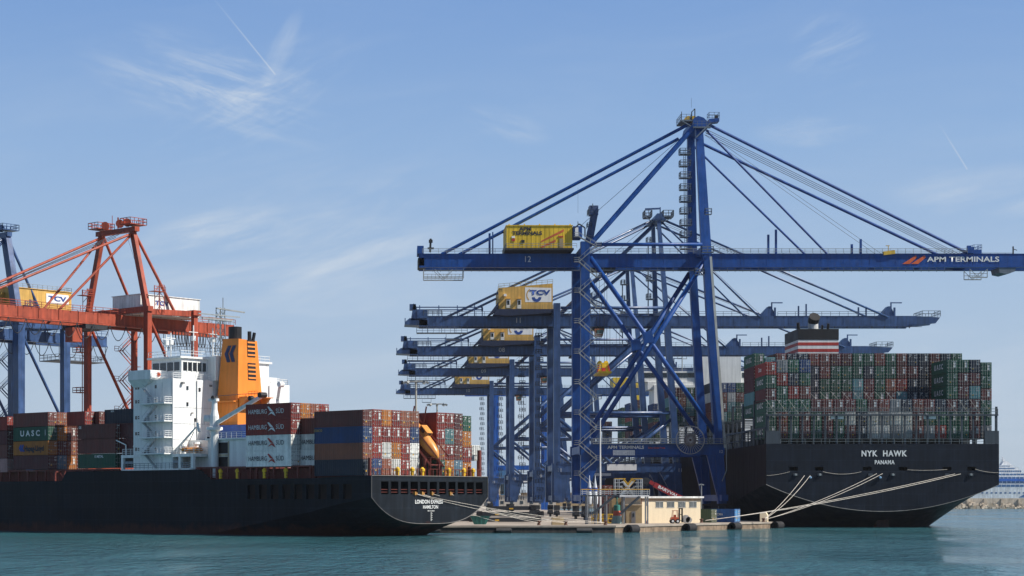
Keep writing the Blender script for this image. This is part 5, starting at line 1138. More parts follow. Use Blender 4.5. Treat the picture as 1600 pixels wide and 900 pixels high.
# ================================================================ cranes on the left quay
def left_crane(shift, M, HM, kind, label, sign):
    O = Vector((-50.7, 412.0, 0)) + A3 * shift
    def L(u, v, z): return Vector((O.x - EX * u - AX * v, O.y - EY * u - AY * v, z))
    root = thing('ship_to_shore_crane', label, 'crane', L(-6, -10, Q), 'gantry cranes behind the left ship'); r = root
    U3 = -E3; AZ = 2.6 if sign else -.6; g = 1.0 if sign else .62
    def bm(name, a, b, w, h=None, w2=None, m=M, up=None): return MB().beam(L(*a), L(*b), w, h, up=up or U3, w2=w2).build(name, m, r)
    def tb(name, a, b, rad, m=M): return MB().tube(L(*a), L(*b), rad, 10).build(name, m, r)
    for v0, va in ((0, -5), (-20.6, -15.6)):
        bm('leg', (0, va, 65 + AZ), (0, v0, 46.5), 2.0 * g, 1.5 * g, w2=2.1 * g); bm('leg', (0, v0, 46.5), (0, v0 * 1.0, 3.8), 2.2 * g, 1.9 * g, w2=2.0 * g)
        bm('leg', (-13.3, v0, 47.5), (-13.3, v0, 3.8), 1.6 * g, 1.8 * g)
        tb('rear_strut', (-.6, va, 64.5 + AZ), (-9.5 if v0 == 0 else -12.5, v0 + (-2 if v0 == 0 else 2), 47), .33)
        tb('brace', (-.5, v0, 45), (-13, v0, 24), .36)
        bm('portal_beam', (.5, v0, 14), (-14, v0, 14), 2.0, 1.6)
        bm('top_beam', (.8, v0, 46.6), (-14, v0, 47.0), .9 if v0 == 0 else 1.6, 1.2)
        for u in (0, -13.3): bogie(r, L(u, v0, Q), 4, A3, DARK)
        tb('tie_rod', (.5, va, 64.3 + AZ), (41, -7 if v0 == 0 else -13, 46.2), .28); tb('tie_rod', (.5, va, 64 + AZ), (18.2, -7 if v0 == 0 else -13, 46.2), .26)
    for u in (0, -13.3):
        MB().beam(L(u, 0, 5), L(u, -20.6, 5), 1.6, 1.3, up=Z3).build('sill_beam', M, r)
        MB().beam(L(u, 1, 47.2), L(u, -21.5, 47.2), 2.2 if u else 1.5, 1.1, up=Z3).build('upper_cross_beam', M, r)
    MB().beam(L(0, -3.5, 65.3 + AZ), L(0, -17, 65.3 + AZ), 1.3, 1.0, up=Z3).build('apex_beam', M, r)
    b = MB()
    for v in (-4.6, -15.6): b.box(-2.4, 2.2, v - 2.0, v + 1.4, 66.2 + AZ, 66.35 + AZ, T=lambda p: L(p.x, p.y, p.z)); b.railring([L(-2.4, v - 2, 66.3 + AZ), L(2.2, v - 2, 66.3 + AZ), L(2.2, v + 1.4, 66.3 + AZ), L(-2.4, v + 1.4, 66.3 + AZ)], h=1.3, sp=1.1, r=.06)
    b.beam(L(0, -12, 66 + AZ), L(0, -12, 69 + AZ), .12); b.beam(L(0, -10, 66 + AZ), L(0, -10, 68.4 + AZ), .3); b.build('apex_platform', M, r)
    for v in (-6.5, -9, -14): MB().lathe(L(.3, v, 66.9 + AZ), [(.9, -.4), (.6, 0), (.9, .4)], 10, axis='y').build('apex_sheave', M, r)
    for v in (-7, -13):
        b = MB(); b.beam(L(-31, v, 45.05), L(78, v, 45.05), 1.1, 2.2, up=Z3); b.beam(L(-31, v, 43.75), L(78, v, 43.75), 1.5, .3, up=Z3)
        for k in range(20): b.beam(L(-28 + k * 5.2, v + .6, 43.9), L(-28 + k * 5.2, v + .6, 46.1), .12)
        b.build('girder', M, r)
    b = MB(); b.rail(L(-31, -6, 46.2), L(78, -6, 46.2), h=1.1, sp=2.0, r=.05); b.rail(L(-31, -14, 46.2), L(78, -14, 46.2), h=1.1, sp=2.6, r=.05); b.build('walkway_rail', M, r)
    b = MB()
    for k in range(3): b.tube(L(.6, -8 - k, 65 - .5 * k + AZ), L(41, -9, 46.4), .06, 4)
    for (v, u) in ((-6, -4), (-8, -8)): b.tube(L(-.5, v, 65 + AZ), L(u, v, 47), .035, 3)
    b.build('hoist_ropes', CABLE, r)
    # machinery house
    hz0, hz1 = (46.4, 50.6) if kind else (51.0, 55.6)
    hs_ = MB().box(-17.5, -.5, -12.5, -3, hz0, hz1, T=lambda p: L(p.x, p.y, p.z)).build('machinery_house', HM, r)
    b = MB(); b.box(-17.7, -.3, -12.7, -2.8, hz1, hz1 + .15, T=lambda p: L(p.x, p.y, p.z)); b.build('roof', HM, hs_)
    b = MB(); b.railring([L(-17.5, -12.5, hz1 + .1), L(-.5, -12.5, hz1 + .1), L(-.5, -3, hz1 + .1), L(-17.5, -3, hz1 + .1)] if sign else [L(-17.5, -2.6, hz0), L(-.2, -2.6, hz0), L(-.2, -12.8, hz0), L(-17.5, -12.8, hz0)], h=1.0, sp=1.4, r=.04); b.build('railing', GALV, hs_)
    if sign:
        b = MB()
        for u in (-16.5, -9, -1.5):
            for v in (-3.6, -12): b.beam(L(u, v, 46.3), L(u, v, 51), .6)
        b.build('house_frame', M, r)
        bd = MB().box(-16.6, -10, -2.97, -2.9, 52.6, 54.9, T=lambda p: L(p.x, p.y, p.z)).build('sign_board', WHITE, hs_)
        text('lettering', 'TCV', 1.1, NAVY, bd, L(-13.2, -2.88, 53.75), E3, Z3, bold=.04, sx=1.7)
        b = MB(); b.box(-.4, 2.5, -12.3, -6, 51.4, 54.6, T=lambda p: L(p.x, p.y, p.z)); b.box(2.5, 6, -12.3, -6, 51.2, 53, T=lambda p: L(p.x, p.y, p.z)); b.build('house_annex', HM, hs_)
    else:
        text('lettering', 'TCV', .9, NAVY, hs_, L(-6.5, -2.97, 49.0), E3, Z3, bold=.04, sx=1.5)
    for (u, v) in ((-3.8, 1.0), (1.5, -17)):       # lattice access towers on the girder
        b = MB()
        for i, j in ((0, 0), (1.5, 0), (0, 1.5), (1.5, 1.5)): b.beam(L(u + i, v - j, 46.4), L(u + i, v - j, 52.5), .13)
        for k in range(4):
            z = 46.6 + k * 1.5
            b.beam(L(u, v, z), L(u + 1.5, v, z + 1.5), .1); b.beam(L(u, v - 1.5, z + 1.5), L(u + 1.5, v - 1.5, z), .1); b.beam(L(u, v, z), L(u, v - 1.5, z + 1.5), .1); b.beam(L(u, v, z + 1.4), L(u + 1.5, v, z + 1.4), .1)
        b.box(u - .2, u + 3, v - 1.6, v + .2, 51.0, 51.1, T=lambda p: L(p.x, p.y, p.z)); b.rail(L(u - .2, v + .2, 51), L(u + 3, v + .2, 51), h=1.1, sp=.9, r=.05); b.build('access_tower', M, r)
    # festoon loops and trolley below the girder
    b = MB()
    u = -30.5
    while u < 60:
        dense = -22 < u < -12 and not sign
        w = .9 if dense else 4.4; dp = 3.2
        pts = [L(u + w * i / 8, -5.6, 43.6 - dp * (1 - (2 * i / 8 - 1) ** 2)) for i in range(9)]; b.path(pts, .09, 4); u += w
    b.build('festoon_cable', DARK, r)
    b = MB(); b.box(6, 12, -14, -6, 42.6, 43.5, T=lambda p: L(p.x, p.y, p.z)); tr = b.build('trolley', DARK, r)
    b = MB(); b.box(13, 15.5, -8.5, -6, 39.6, 42.6, T=lambda p: L(p.x, p.y, p.z)); b.build('operator_cab', M, tr)
    # stairs on the legs, zigzag platforms
    b = MB()
    z = 6.0; k = 0
    while z < 44:
        a0 = L(-13.3, -22.5, z); a1 = L(-13.3, -25.5, z)
        P = lambda uu, vv, zz: L(uu, vv, zz)
        k += 1; u0, u1 = (-11.5, -15.5) if k % 2 else (-15.5, -11.5)
        for vv in (-22.6, -23.7): b.beam(P(u0, vv, z), P(u1, vv, z + 3.4), .2, .1, up=A3); b.beam(P(u0, vv, z + 1), P(u1, vv, z + 4.4), .09)
        b.box(min(u1, u1 + (-1 if k % 2 else 1)), max(u1, u1 + (-1 if k % 2 else 1)), -24, -22, z + 3.35, z + 3.45, T=lambda p: L(p.x, p.y, p.z)); b.rail(P(u1, -23.9, z + 3.4), P(u1 + (-1.2 if k % 2 else 1.2), -23.9, z + 3.4), h=1.1, sp=1, r=.05)
        z += 3.4
    b.build('stairs', M, r)
    b = MB()
    for z in (12, 21, 30, 39):
        b.box(-1, 1.2, -24.4, -21.7, z, z + .15, T=lambda p: L(p.x, p.y, p.z)); b.railring([L(-1, -24.4, z), L(1.2, -24.4, z), L(1.2, -21.7, z), L(-1, -21.7, z)], h=1.2, sp=1.1, r=.06); b.beam(L(0, -22.5, z), L(0, -22.5, z + 9), .18)
    b.build('leg_ladder', DGALV if sign else M, r)
    b = MB(); b.box(-30, -16, -13.5, -5.8, 39.6, 39.8, T=lambda p: L(p.x, p.y, p.z)) if sign else None
    b.railring([L(-30, -13.5, 39.8), L(-16, -13.5, 39.8), L(-16, -5.8, 39.8), L(-30, -5.8, 39.8)], h=1.3, sp=1.5, r=.05)
    for u in (-30, -23, -16): b.beam(L(u, -5.8, 39.7), L(u, -5.8, 43.7), .15); b.beam(L(u, -13.5, 39.7), L(u, -13.5, 43.7), .15)
    b.build('service_cage', DGALV, r)
    return root
left_crane(0, ORANGE, mat('white_house_paint', (.75, .75, .72), .6, rust=.15, rustcol=(.4, .35, .3)), True, 'orange red gantry crane with a white machinery house behind the left ship', False)
left_crane(46.0, BLUE2, YEL2, False, 'blue gantry crane with an ochre machinery house, cut by the left edge of the photo', True)
# quay under the left cranes
p0 = Vector((-2.1, 319, 0)) + E3 * 32.5 + A3 * 55
o = MB().prism([p0, p0 + A3 * 500, p0 + A3 * 500 + E3 * 120, p0 + E3 * 120], (0, 0, Q)).build('left_quay_pavement', CONC); struct(o)

# ================================================================ things on the pier
def at_quay(px, d): p = W(px, 0, d); return Vector((p.x, d, Q + .06))
# cream building
P0, P1 = Vector((53.6, 400, Q)), Vector((67.2, 407.6, Q)); tt = (P1 - P0).normalized(); nn = Vector((tt.y, -tt.x, 0)); LB = (P1 - P0).length
bld = thing('harbour_office', 'low cream rendered building with flat white roof and four small windows on the pier', 'building', P0 + tt * LB / 2)
def BT(v): return P0 + tt * v.x - nn * v.y + Z3 * v.z
MB().box(0, LB, 0, 6.5, 0, 5.25, T=BT).build('wall', CREAM, bld)
MB().box(-.5, LB + .5, -.55, 7, 5.25, 5.62, T=BT).build('roof', mat('white_roof_slab', (.72, .71, .68), .8), bld)
for k in range(4):
    x = 3.75 + k * 2.95
    w_ = MB().box(x, x + 1.9, -.03, .03, 3.35, 4.45, T=BT).build('window', mat('grey_glass', (.10, .12, .13), .3), bld)
    b = MB(); b.box(x - .1, x + 2.0, -.09, -.03, 3.25, 3.35, T=BT); b.box(x - .1, x + 2.0, -.09, -.03, 4.45, 4.53, T=BT); b.box(x + .9, x + 1.0, -.07, -.03, 3.35, 4.45, T=BT)
    for j in range(6): b.box(x + .3 * j, x + .3 * j + .04, -.08, -.04, 3.35, 4.45, T=BT)
    b.build('frame', mat('white_grey_frame', (.45, .45, .43), .6), w_)
b = MB(); b.box(-.02, LB, -.06, -.005, 4.75, 5.0, T=BT); b.build('brown_cornice', mat('brown_cornice', (.40, .22, .13), .9, var=.3), bld)  # brown band along the top of the wall
for x in (1.3, ): MB().box(x, x + .5, -.2, -.01, 3.9, 4.4, T=BT).build('wall_lamp', WHITE, bld)
b = MB(); b.tube(BT(Vector((-.05, -.15, 2.9))), BT(Vector((-.05, -.15, 5.2))), .09, 6); b.build('downpipe', mat('brown_pipe', (.2, .08, .05), .7), bld)
ann = thing('harbour_annex', 'lower tan annex with a grey door left of the cream building', 'building', at_quay(985, 402))
q0 = W(978, 0, 399).x; MB().box(q0, P0.x - .05, 398.5, 403, Q, Q + 3.75).build('wall', TAN, ann)
MB().box(q0 - .2, P0.x - .08, 398.2, 403.2, Q + 3.75, Q + 3.95).build('roof', mat('cream_parapet', (.5, .4, .28), .9), ann)
MB().box(W(955, 0, 408).x, P0.x + .3, 407, 412, Q, Q + 5.3).build('rear_wall', mat('ochre_tan_render', (.36, .25, .12), .9, var=.2), ann)
dr = MB().box(W(987, 0, 398).x, W(993.4, 0, 398).x, 398.38, 398.48, Q, Q + 2.5).build('door', mat('grey_metal_door', (.14, .14, .15), .6), ann)
MB().box(W(989, 0, 398).x, W(991.5, 0, 398).x, 398.33, 398.37, Q + 1.4, Q + 2.1).build('pane', GLASS, dr)
# steel access platform
pf = thing('access_platform', 'grey steel access platform with yellow handrails and stairs on the pier', 'platform', at_quay(960, 386))
DP = 386.0; p = lambda x, y, v=0: Vector((W(x, y, DP).x, DP + v, W(x, y, DP).z))
b = MB()
for v in (0, 3.2): b.beam(p(910, 774.5, v), p(1015, 774.5, v), .3, .2)
b.box(p(910, 0).x, p(1015, 0).x, DP, DP + 3.2, p(0, 774.5).z, p(0, 773.5).z); b.build('deck', GREYSTEEL, pf)
for x in (918, 932, 948, 975, 1012):
    for v in (0, 3.2): MB().beam(p(x, 774, v), Vector((p(x, 0).x, DP + v, Q)), .28).build('leg', mat('mid_grey_steel', (.22, .24, .26), .6), pf)
b = MB()
for v in (0, 3.2): b.rail(p(910, 773.5, v), p(1015, 773.5, v), h=1.1, sp=1.1, r=.05, bars=3)
for v in (.3, 2.6):
    for a, c in ((962, 974), (992, 1004)): b.rail(p(a, 765, v), p(c, 765, v), h=2.1, sp=.8, r=.05, bars=3)
    b.beam(p(962, 765, v), p(1004, 765, v), .12); b.beam(p(962, 774, v), p(962, 748, v), .14); b.beam(p(1004, 774, v), p(1004, 748, v), .14); b.beam(p(974, 774, v), p(974, 748, v), .1); b.beam(p(992, 774, v), p(992, 748, v), .1)
    b.beam(p(972, 773, v), p(990, 752, v), .22); b.beam(p(992, 773, v), p(974, 752, v), .22); b.beam(p(976, 773, v), p(994, 760, v), .1); b.beam(p(988, 773, v), p(970, 760, v), .1)
b.build('railing', mat('light_rail_steel', (.50, .52, .53), .5), pf)
b = MB()
for v in (0, 3.2): b.beam(p(910, 764.6, v), p(1015, 764.6, v), .14)
for v in (.3, 2.6): b.beam(p(962, 747.8, v), p(978, 747.8, v), .13); b.beam(p(988, 747.8, v), p(1004, 747.8, v), .13); b.beam(p(975, 748, v), p(985, 760, v), .13); b.beam(p(990, 748, v), p(978, 762, v), .13); b.beam(p(993, 750, v), p(983, 762, v), .11)
b.build('yellow_handrail', mat('yellow_handrail', (.75, .42, .02), .5), pf)
MB().box(p(968, 0).x, p(1014, 0).x, DP - .35, DP - .2, p(0, 776).z, p(0, 773.6).z).build('fascia', WHITE, pf)
for (xa, xb) in ((958, 924), (998, 968)):
    b = MB(); 
    for v in (-.6, .4): b.beam(p(xa, 776, v - 1), p(xb, 803, v - 1), .1, .38, up=Vector((1, 0, 0)))
    for k in range(12): x = xa + (xb - xa) * k / 12; y = 776 + 27 * k / 12; b.box(p(x, 0).x - .2, p(x, 0).x + .2, DP - 1.6, DP - .6, p(0, y).z, p(0, y).z + .05)
    b.build('stairs', GREYSTEEL, pf)
# navigation buoy stored on the quay
bu = thing('navigation_buoy', 'conical green buoy with a red band standing on the quay edge by the platform', 'buoy', at_quay(964, 391))
c0 = at_quay(964, 391)
MB().lathe(c0, [(1.2, 0), (1.15, .15), (.86, 1.6)], 18).build('base_cone', PALET, bu)
MB().lathe(c0, [(.86, 1.6), (.66, 2.6)], 18).build('red_band', mat('faded_red_band', (.55, .12, .07), .7, rust=.3), bu)
MB().lathe(c0, [(.66, 2.6), (.66, 3.7), (.5, 3.8)], 18).build('upper_body', TEAL, bu)
b = MB(); b.lathe(c0, [(.12, 3.7), (.1, 5.3)], 6); b.beam(c0 + Vector((-.3, 0, 3.8)), c0 + Vector((0, 0, 4.8)), .08); b.beam(c0 + Vector((.3, 0, 3.8)), c0 + Vector((0, 0, 4.8)), .08); b.lathe(c0, [(.2, 5.0), (.2, 5.3)], 8); b.build('topmark', TEAL, bu)
# two white marker buoys
for px, lab in ((921, 'tall white marker buoy with a blue collar, left of its twin behind the platform'), (930, 'tall white marker buoy with a blue collar, right of its twin behind the platform')):
    c0 = at_quay(px, 392); t_ = thing('marker_buoy', lab, 'buoy', c0, 'white marker buoys behind the platform')
    MB().lathe(c0, [(.2, 3.6), (.55, 4.0), (.60, 5.4), (.5, 6.2), (.42, 6.6)], 14).build('float_body', mat('white_buoy_plastic', (.72, .76, .80), .4), t_)
    b = MB()
    for q_ in ((-.5, 0), (.5, 0), (0, .5)): b.beam(c0 + Vector((q_[0] * 1.4, q_[1] * 1.4, 0)), c0 + Vector((q_[0] * .5, q_[1] * .5, 4.0)), .1)
    b.build('tripod', GALV, t_)
    MB().lathe(c0, [(.50, 6.6), (.50, 7.3)], 14).build('blue_collar', mat('buoy_blue', (.03, .09, .35), .4), t_)
    MB().lathe(c0, [(.38, 7.3), (.1, 9.0), (.05, 9.8)], 10).build('top_cone', mat('white_buoy_plastic', (.72, .76, .80), .4), t_)
# poles and lamp masts
b = MB(); c0 = at_quay(938, 394); b.lathe(c0, [(.26, 0), (.22, .2), (.15, 12), (.10, 21.2)], 10); 
t_ = thing('flag_pole', 'tall thin white pole on the quay in front of the stairs', 'pole', c0); b.build('shaft', WHITE, t_); MB().lathe(c0 + Vector((0, 0, 0)), [(.42, 0), (.42, .3)], 10).build('base', CONC, t_)
c0 = at_quay(1096, 413); t_ = thing('street_lamp', 'slim grey lamp post with two heads rising behind the cream building', 'lamp', c0); MB().lathe(c0, [(.12, 0), (.09, 8.3)], 8).build('pole', GALV, t_)
for s_ in (-1, 1): MB().beam(c0 + Vector((0, 0, 8.2)), c0 + Vector((.55 * s_, 0, 8.0)), .22).build('lamp_head', GALV, t_)
for (px, d, top, lab) in ((650, 467, 35, 'tall floodlight mast with a ring of lamps left of the blue cranes'), (683, 577, 35, 'farther floodlight mast, shorter looking, behind the stern containers')):
    c0 = at_quay(px, d); t_ = thing('floodlight_mast', lab, 'floodlight', c0, 'floodlight masts on the pier')
    MB().lathe(c0, [(.45, 0), (.22, top - Q)], 8).build('mast', mat('light_mast_steel', (.38, .38, .34), .5), t_)
    b = MB(); zt = top
    for i in range(12): a, a2 = i * .5236, (i + 1) * .5236; b.beam(Vector((c0.x + 2.3 * math.cos(a), d + 2.3 * math.sin(a), zt)), Vector((c0.x + 2.3 * math.cos(a2), d + 2.3 * math.sin(a2), zt)), .15); b.beam(Vector((c0.x, d, zt)), Vector((c0.x + 2.3 * math.cos(a), d + 2.3 * math.sin(a), zt)), .1)
    b.build('lamp_ring', GALV, t_)
    for i in range(8): a = i * .785; cc = Vector((c0.x + 2.4 * math.cos(a), d + 2.4 * math.sin(a), zt - .1)); MB().beam(cc, cc + Vector((.7 * math.cos(a), .7 * math.sin(a), -.3)), .55, .35).build('floodlight_head', GALV, t_)
# yellow frame rack and equipment
fr = thing('equipment_rack', 'yellow steel frame rack beside the green buoy on the quay', 'rack', at_quay(950, 396)); b = MB(); D_ = 396
f = lambda x, z, v=0: Vector((W(x, 0, D_).x, D_ + v, Q + z))
for v in (0, 2):
    for z in (.15, 1.0, 1.9): b.beam(f(926, z, v), f(975, z, v), .16)
    for x in (926, 934, 942, 950, 959, 967, 975): b.beam(f(x, 0, v), f(x, 1.9, v), .14)
    for x in (930, 946, 962): b.beam(f(x, .1, v), f(x + 8, 1.8, v), .1)
b.build('frame', mat('yellow_frame_paint', (.68, .42, .02), .55, rust=.4), fr)
b = MB(); 
for k in range(7): b.box(f(928 + k * 6.5, 0).x, f(932 + k * 6.5, 0).x, D_ + .4, D_ + 1.6, Q + .2, Q + random.uniform(.8, 1.7))
b.build('stored_gear', mat('rusty_gear', (.16, .07, .03), .8, rust=.5), fr)
def simple(name, label, cat, px, d, mb, m, group=None):
    o = mb.build(name, m, None, at=at_quay(px, d), label=label, category=cat)
    if group: o['group'] = group
    return o
# skip, concrete blocks, boxes
c0 = at_quay(750, 366); sk = thing('waste_skip', 'sea green open waste skip on the pier behind the left ship stern', 'skip', c0)
b = MB(); vs = [c0 + Vector(v) for v in ((-1.1, -.8, .15), (1.1, -.8, .15), (1.1, .8, .15), (-1.1, .8, .15), (-1.9, -.95, 1.75), (1.9, -.95, 1.75), (1.9, .95, 1.75), (-1.9, .95, 1.75))]
b.add(vs, [(0, 3, 2, 1), (0, 1, 5, 4), (1, 2, 6, 5), (2, 3, 7, 6), (3, 0, 4, 7)]); b.build('body', TEAL, sk)
b = MB()
for y in (-.98, .98): b.beam(c0 + Vector((-1.95, y, 1.72)), c0 + Vector((1.95, y, 1.72)), .12)
for x in (-1.95, 1.95): b.beam(c0 + Vector((x, -.98, 1.72)), c0 + Vector((x, .98, 1.72)), .12)
for x in (-.7, 0, .7): b.beam(c0 + Vector((x, -.84, .15)), c0 + Vector((x * 1.4, -.99, 1.7)), .09)
b.build('rim', mat('dark_green_rim', (.02, .09, .08), .6), sk)
c0 = at_quay(872, 369); b = MB(); b.prism([c0 + Vector(v) for v in ((-1.15, 0, 0), (1.15, 0, 0), (1.15, 0, 1.35), (.3, 0, 1.62), (-1.15, 0, 1.45))], (0, 1.7, 0))
simple('concrete_block', 'chunky tan concrete block on the pier edge left of the pole', 'block', 872, 369, b, mat('tan_block', (.5, .38, .22), .9, var=.25, bump=.4))
c0 = at_quay(1193, 423.5); b = MB(); b.prism([c0 + Vector(v) for v in ((-.8, 0, 0), (.8, 0, 0), (.8, 0, 1.5), (.35, 0, 2.15), (-.8, 0, 2.0))], (.6, 1.6, 0))
simple('concrete_block', 'pale cream concrete block at the right tip of the pier by the mooring ropes', 'block', 1193, 423.5, b, CREAM)
# dark long equipment behind
for k, (px0, px1, z, d) in enumerate(((752, 846, 0, 418), (745, 850, 1.25, 420), (760, 838, 2.5, 422), (702, 742, 0, 428))):
    x0, x1 = W(px0, 0, d).x, W(px1, 0, d).x; lab = ['black steel spreader beam at the bottom of a pile on the pier', 'black steel spreader beam in the middle of the pile on the pier', 'black steel spreader beam topping the pile on the pier', 'black steel spreader beam lying alone behind the ship stern'][k]
    t_ = thing('spreader_beam', lab, 'beam', Vector(((x0 + x1) / 2, d, Q + z)), 'black spreader beams piled on the pier')
    b = MB(); b.box(x0, x1, d, d + 2.4, Q + z + .12, Q + z + 1.0); b.build('frame', DARK, t_)
    for x in (x0 + .1, x1 - 1.2): MB().box(x, x + 1.1, d - .25, d + 2.65, Q + z, Q + z + 1.15).build('end_beam', BLACK, t_)
    MB().box(x0 + 3 + k, x0 + 3.9 + k, d - .05, d - .01, Q + z + .3, Q + z + .6).build('yellow_mark', STICK, t_)
# wheeled fork lift
fk = thing('forklift', 'orange red forklift truck with a black mast in front of the cream building', 'forklift', at_quay(1060, 396)); D_ = 395.5
g = lambda x, z, v=0: Vector((W(x, 0, D_).x, D_ + v, Q + .06 + z))
b = MB(); b.prism([g(1049, .55), g(1060, .45), g(1061, 1.15), g(1056, 1.3), g(1049.5, 1.25), g(1048.3, .9)], (0, 1.5, 0)); b.build('body', mat('forklift_orange_red', (.60, .11, .04), .45), fk)
b = MB()
for x, x2 in ((1051, 1052.3), (1060.3, 1059)):
    for v in (.1, 1.4): b.beam(g(x, 1.2, v), g(x2, 2.55, v), .09)
b.beam(g(1051.5, 2.6, .75), g(1059.8, 2.6, .75), .1, 1.5); b.box(g(1053.5, 0).x, g(1057, 0).x, D_ + .4, D_ + 1.1, Q + 1.3, Q + 1.8); b.build('cab_frame', mat('forklift_cab_red', (.42, .08, .04), .5), fk)
b = MB()
for x in (1062.3, 1066.6): b.beam(g(x, .15, .3), g(x, 3.1, .3), .18); b.beam(g(x, .15, 1.2), g(x, 3.1, 1.2), .18)
for z in (.6, 1.8, 3.0): b.beam(g(1062.3, z, .3), g(1066.6, z, .3), .14)
b.box(g(1067, 0).x, g(1067.9, 0).x, D_ + .2, D_ + 1.3, Q + .3, Q + 1.2); b.build('mast', BLACK, fk)
for x in (1051.2, 1059):
    for v in (-.05, 1.55): 
        w_ = MB().tube(g(x, .42, v - .12), g(x, .42, v + .12), .46, 14).build('wheel', RUB, fk); MB().tube(g(x, .42, v - .15), g(x, .42, v - .12), .24, 10).build('rim', WHITE, w_)
for x in (1067.9,): b = MB(); b.box(g(x, 0).x, g(x + 8, 0).x, D_ + .3, D_ + .5, Q + .25, Q + .33); b.box(g(x, 0).x, g(x + 8, 0).x, D_ + 1.0, D_ + 1.2, Q + .25, Q + .33); b.build('fork', DARK, fk)
for k, (px, lab) in enumerate(((1071.5, 'grey cable drum standing right of the forklift, nearer of two'), (1076, 'smaller grey cable drum farther right of the forklift'))):
    c0 = at_quay(px, 398); r_ = .85 - .2 * k; t_ = thing('cable_drum', lab, 'drum', c0, 'cable drums by the forklift')
    MB().lathe(c0 + Vector((0, 0, r_)), [(r_, -.35), (r_, -.28), (r_ * .6, -.28), (r_ * .6, .28), (r_, .28), (r_, .35)], 16, axis='y').build('spool', mat('weathered_drum_wood', (.45, .43, .40), .8), t_)
c0 = at_quay(1011, 392); t_ = thing('traffic_cone', 'small orange traffic cone in front of the cream wall', 'cone', c0); MB().lathe(c0, [(.22, 0), (.05, .75)], 10).build('cone', mat('cone_orange', (.8, .16, .03), .5), t_); MB().box(c0.x - .3, c0.x + .3, c0.y - .3, c0.y + .3, c0.z, c0.z + .05).build('base', RUB, t_)
# two containers on the quay
NPC = 'small containers at the pier tip'
for (px, d, col, lab) in ((1120, 412.5, 'green', 'dark green twenty foot container on the pier right of the cream building'), (1156.5, 417.5, 'sky', 'blue twenty foot container on the pier, its door end coloured lighter as if sunlit')):
    o = container(Vector((W(px, 0, d).x, d, Q + .01)), R(180 - 40), 'green' if col == 'green' else 'blue', lab, NPC, L=6.06, kind=3)
    o.color = (.030, .065, .04, 1) if col == 'green' else (.03, .12, .33, 1)
    for ch in kids(o): ch.color = (.13, .14, .075, 1) if col == 'green' else (.10, .32, .62, 1)  # door ends coloured lighter than the sides: sunlight put into the colour
    if col != 'green':
        text('lettering', 'CMA', .5, LETW, o, (3.6, CW + .03, 1.7), (-1, 0, 0), local=True, bold=.02)
# red containers standing behind the crane
for k, (px, z) in enumerate(((962, 0), (962, CH), (962, 2 * CH))):
    container(Vector((W(957, 0, 500).x, 500, Q + z)), R(95), ['maroon', 'red', 'red'][k], f'{["maroon", "red", "red"][k]} container stacked under the crane portal, {["bottom", "middle", "top"][k]} of the stack', 'containers under the crane portal')
# red telescopic boom crane behind the building
D_ = 424; mc = thing('mobile_crane', 'mobile crane with a dark red telescopic boom raised behind the cream building', 'crane', at_quay(1060, D_)); g = lambda x, y, v=0: Vector((W(x, 0, D_).x, D_ + v, W(x, y, D_).z))
MB().beam(g(1068, 781), g(1022, 757), 1.25, 1.0, w2=1.1).build('boom', REDB, mc); MB().beam(g(1024, 758), g(1015, 752.5), .8, .7).build('boom_tip', REDB, mc)
b = MB(); b.beam(g(1009, 757), g(1017, 750), .5); b.tube(g(1010, 753, 0), g(1010, 753, .9), 1.0, 12); b.build('boom_head', DARK, mc)
dv = (g(1068, 781) - g(1022, 757)).normalized(); text('lettering', 'BARYVAL', .62, LETW, mc, g(1043, 768) + Vector((0, -.52, 0)), dv, dv.cross(Vector((0, 1, 0))) * -1 if dv.cross(Vector((0, 1, 0))).z < 0 else dv.cross(Vector((0, 1, 0))), bold=.03, sx=1.3)
b = MB(); b.box(g(1052, 0).x, g(1086, 0).x, D_ - .6, D_ + 2.2, Q + .9, Q + 2.1); b.box(g(1076, 0).x, g(1084, 0).x, D_ - .6, D_ + 2.2, Q + 2.1, Q + 3.4); b.build('chassis', REDB, mc)
for px in (1056, 1063, 1074, 1082): MB().tube(g(px, 0).xy.to_3d() + Vector((0, -.7, Q + .65)), g(px, 0).xy.to_3d() + Vector((0, 2.3, Q + .65)), .65, 14).build('wheel', RUB, mc)
# rubber fenders on the quay wall
a2, b2_ = Vector((43.4, 361, 0)), Vector((86, 421, 0)); wd_ = (b2_ - a2).normalized(); wn_ = Vector((wd_.y, -wd_.x, 0))
for k, px in enumerate((981, 1071, 1142, 1209)):
    tpar = None
    for i in range(2001):
        q = a2.lerp(b2_, i / 2000)
        if 600 + 3000 * q.x / q.y >= px: break
    lab = ['black cylindrical rubber fender below the green buoy', 'black cylindrical rubber fender below the forklift', 'black cylindrical rubber fender below the blue container', 'black cylindrical rubber fender at the right tip of the pier'][k]
    c = q + wn_ * .93 + Z3 * .6; b = MB(); n = 20; vs = []
    for s_, r_ in ((-1.6, .9), (1.6, .9), (1.6, .5), (-1.6, .5)):
        for i in range(n): a = 6.28318 * i / n; vs.append(c + wd_ * s_ + wn_ * (math.cos(a) * r_) + Z3 * (math.sin(a) * r_))
    b.add(vs, [(j * n + i, j * n + (i + 1) % n, ((j + 1) % 4) * n + (i + 1) % n, ((j + 1) % 4) * n + i) for j in range(4) for i in range(n)])
    o = b.build('fender', RUB, None, at=c, label=lab, category='fender', group='rubber fenders along the quay')
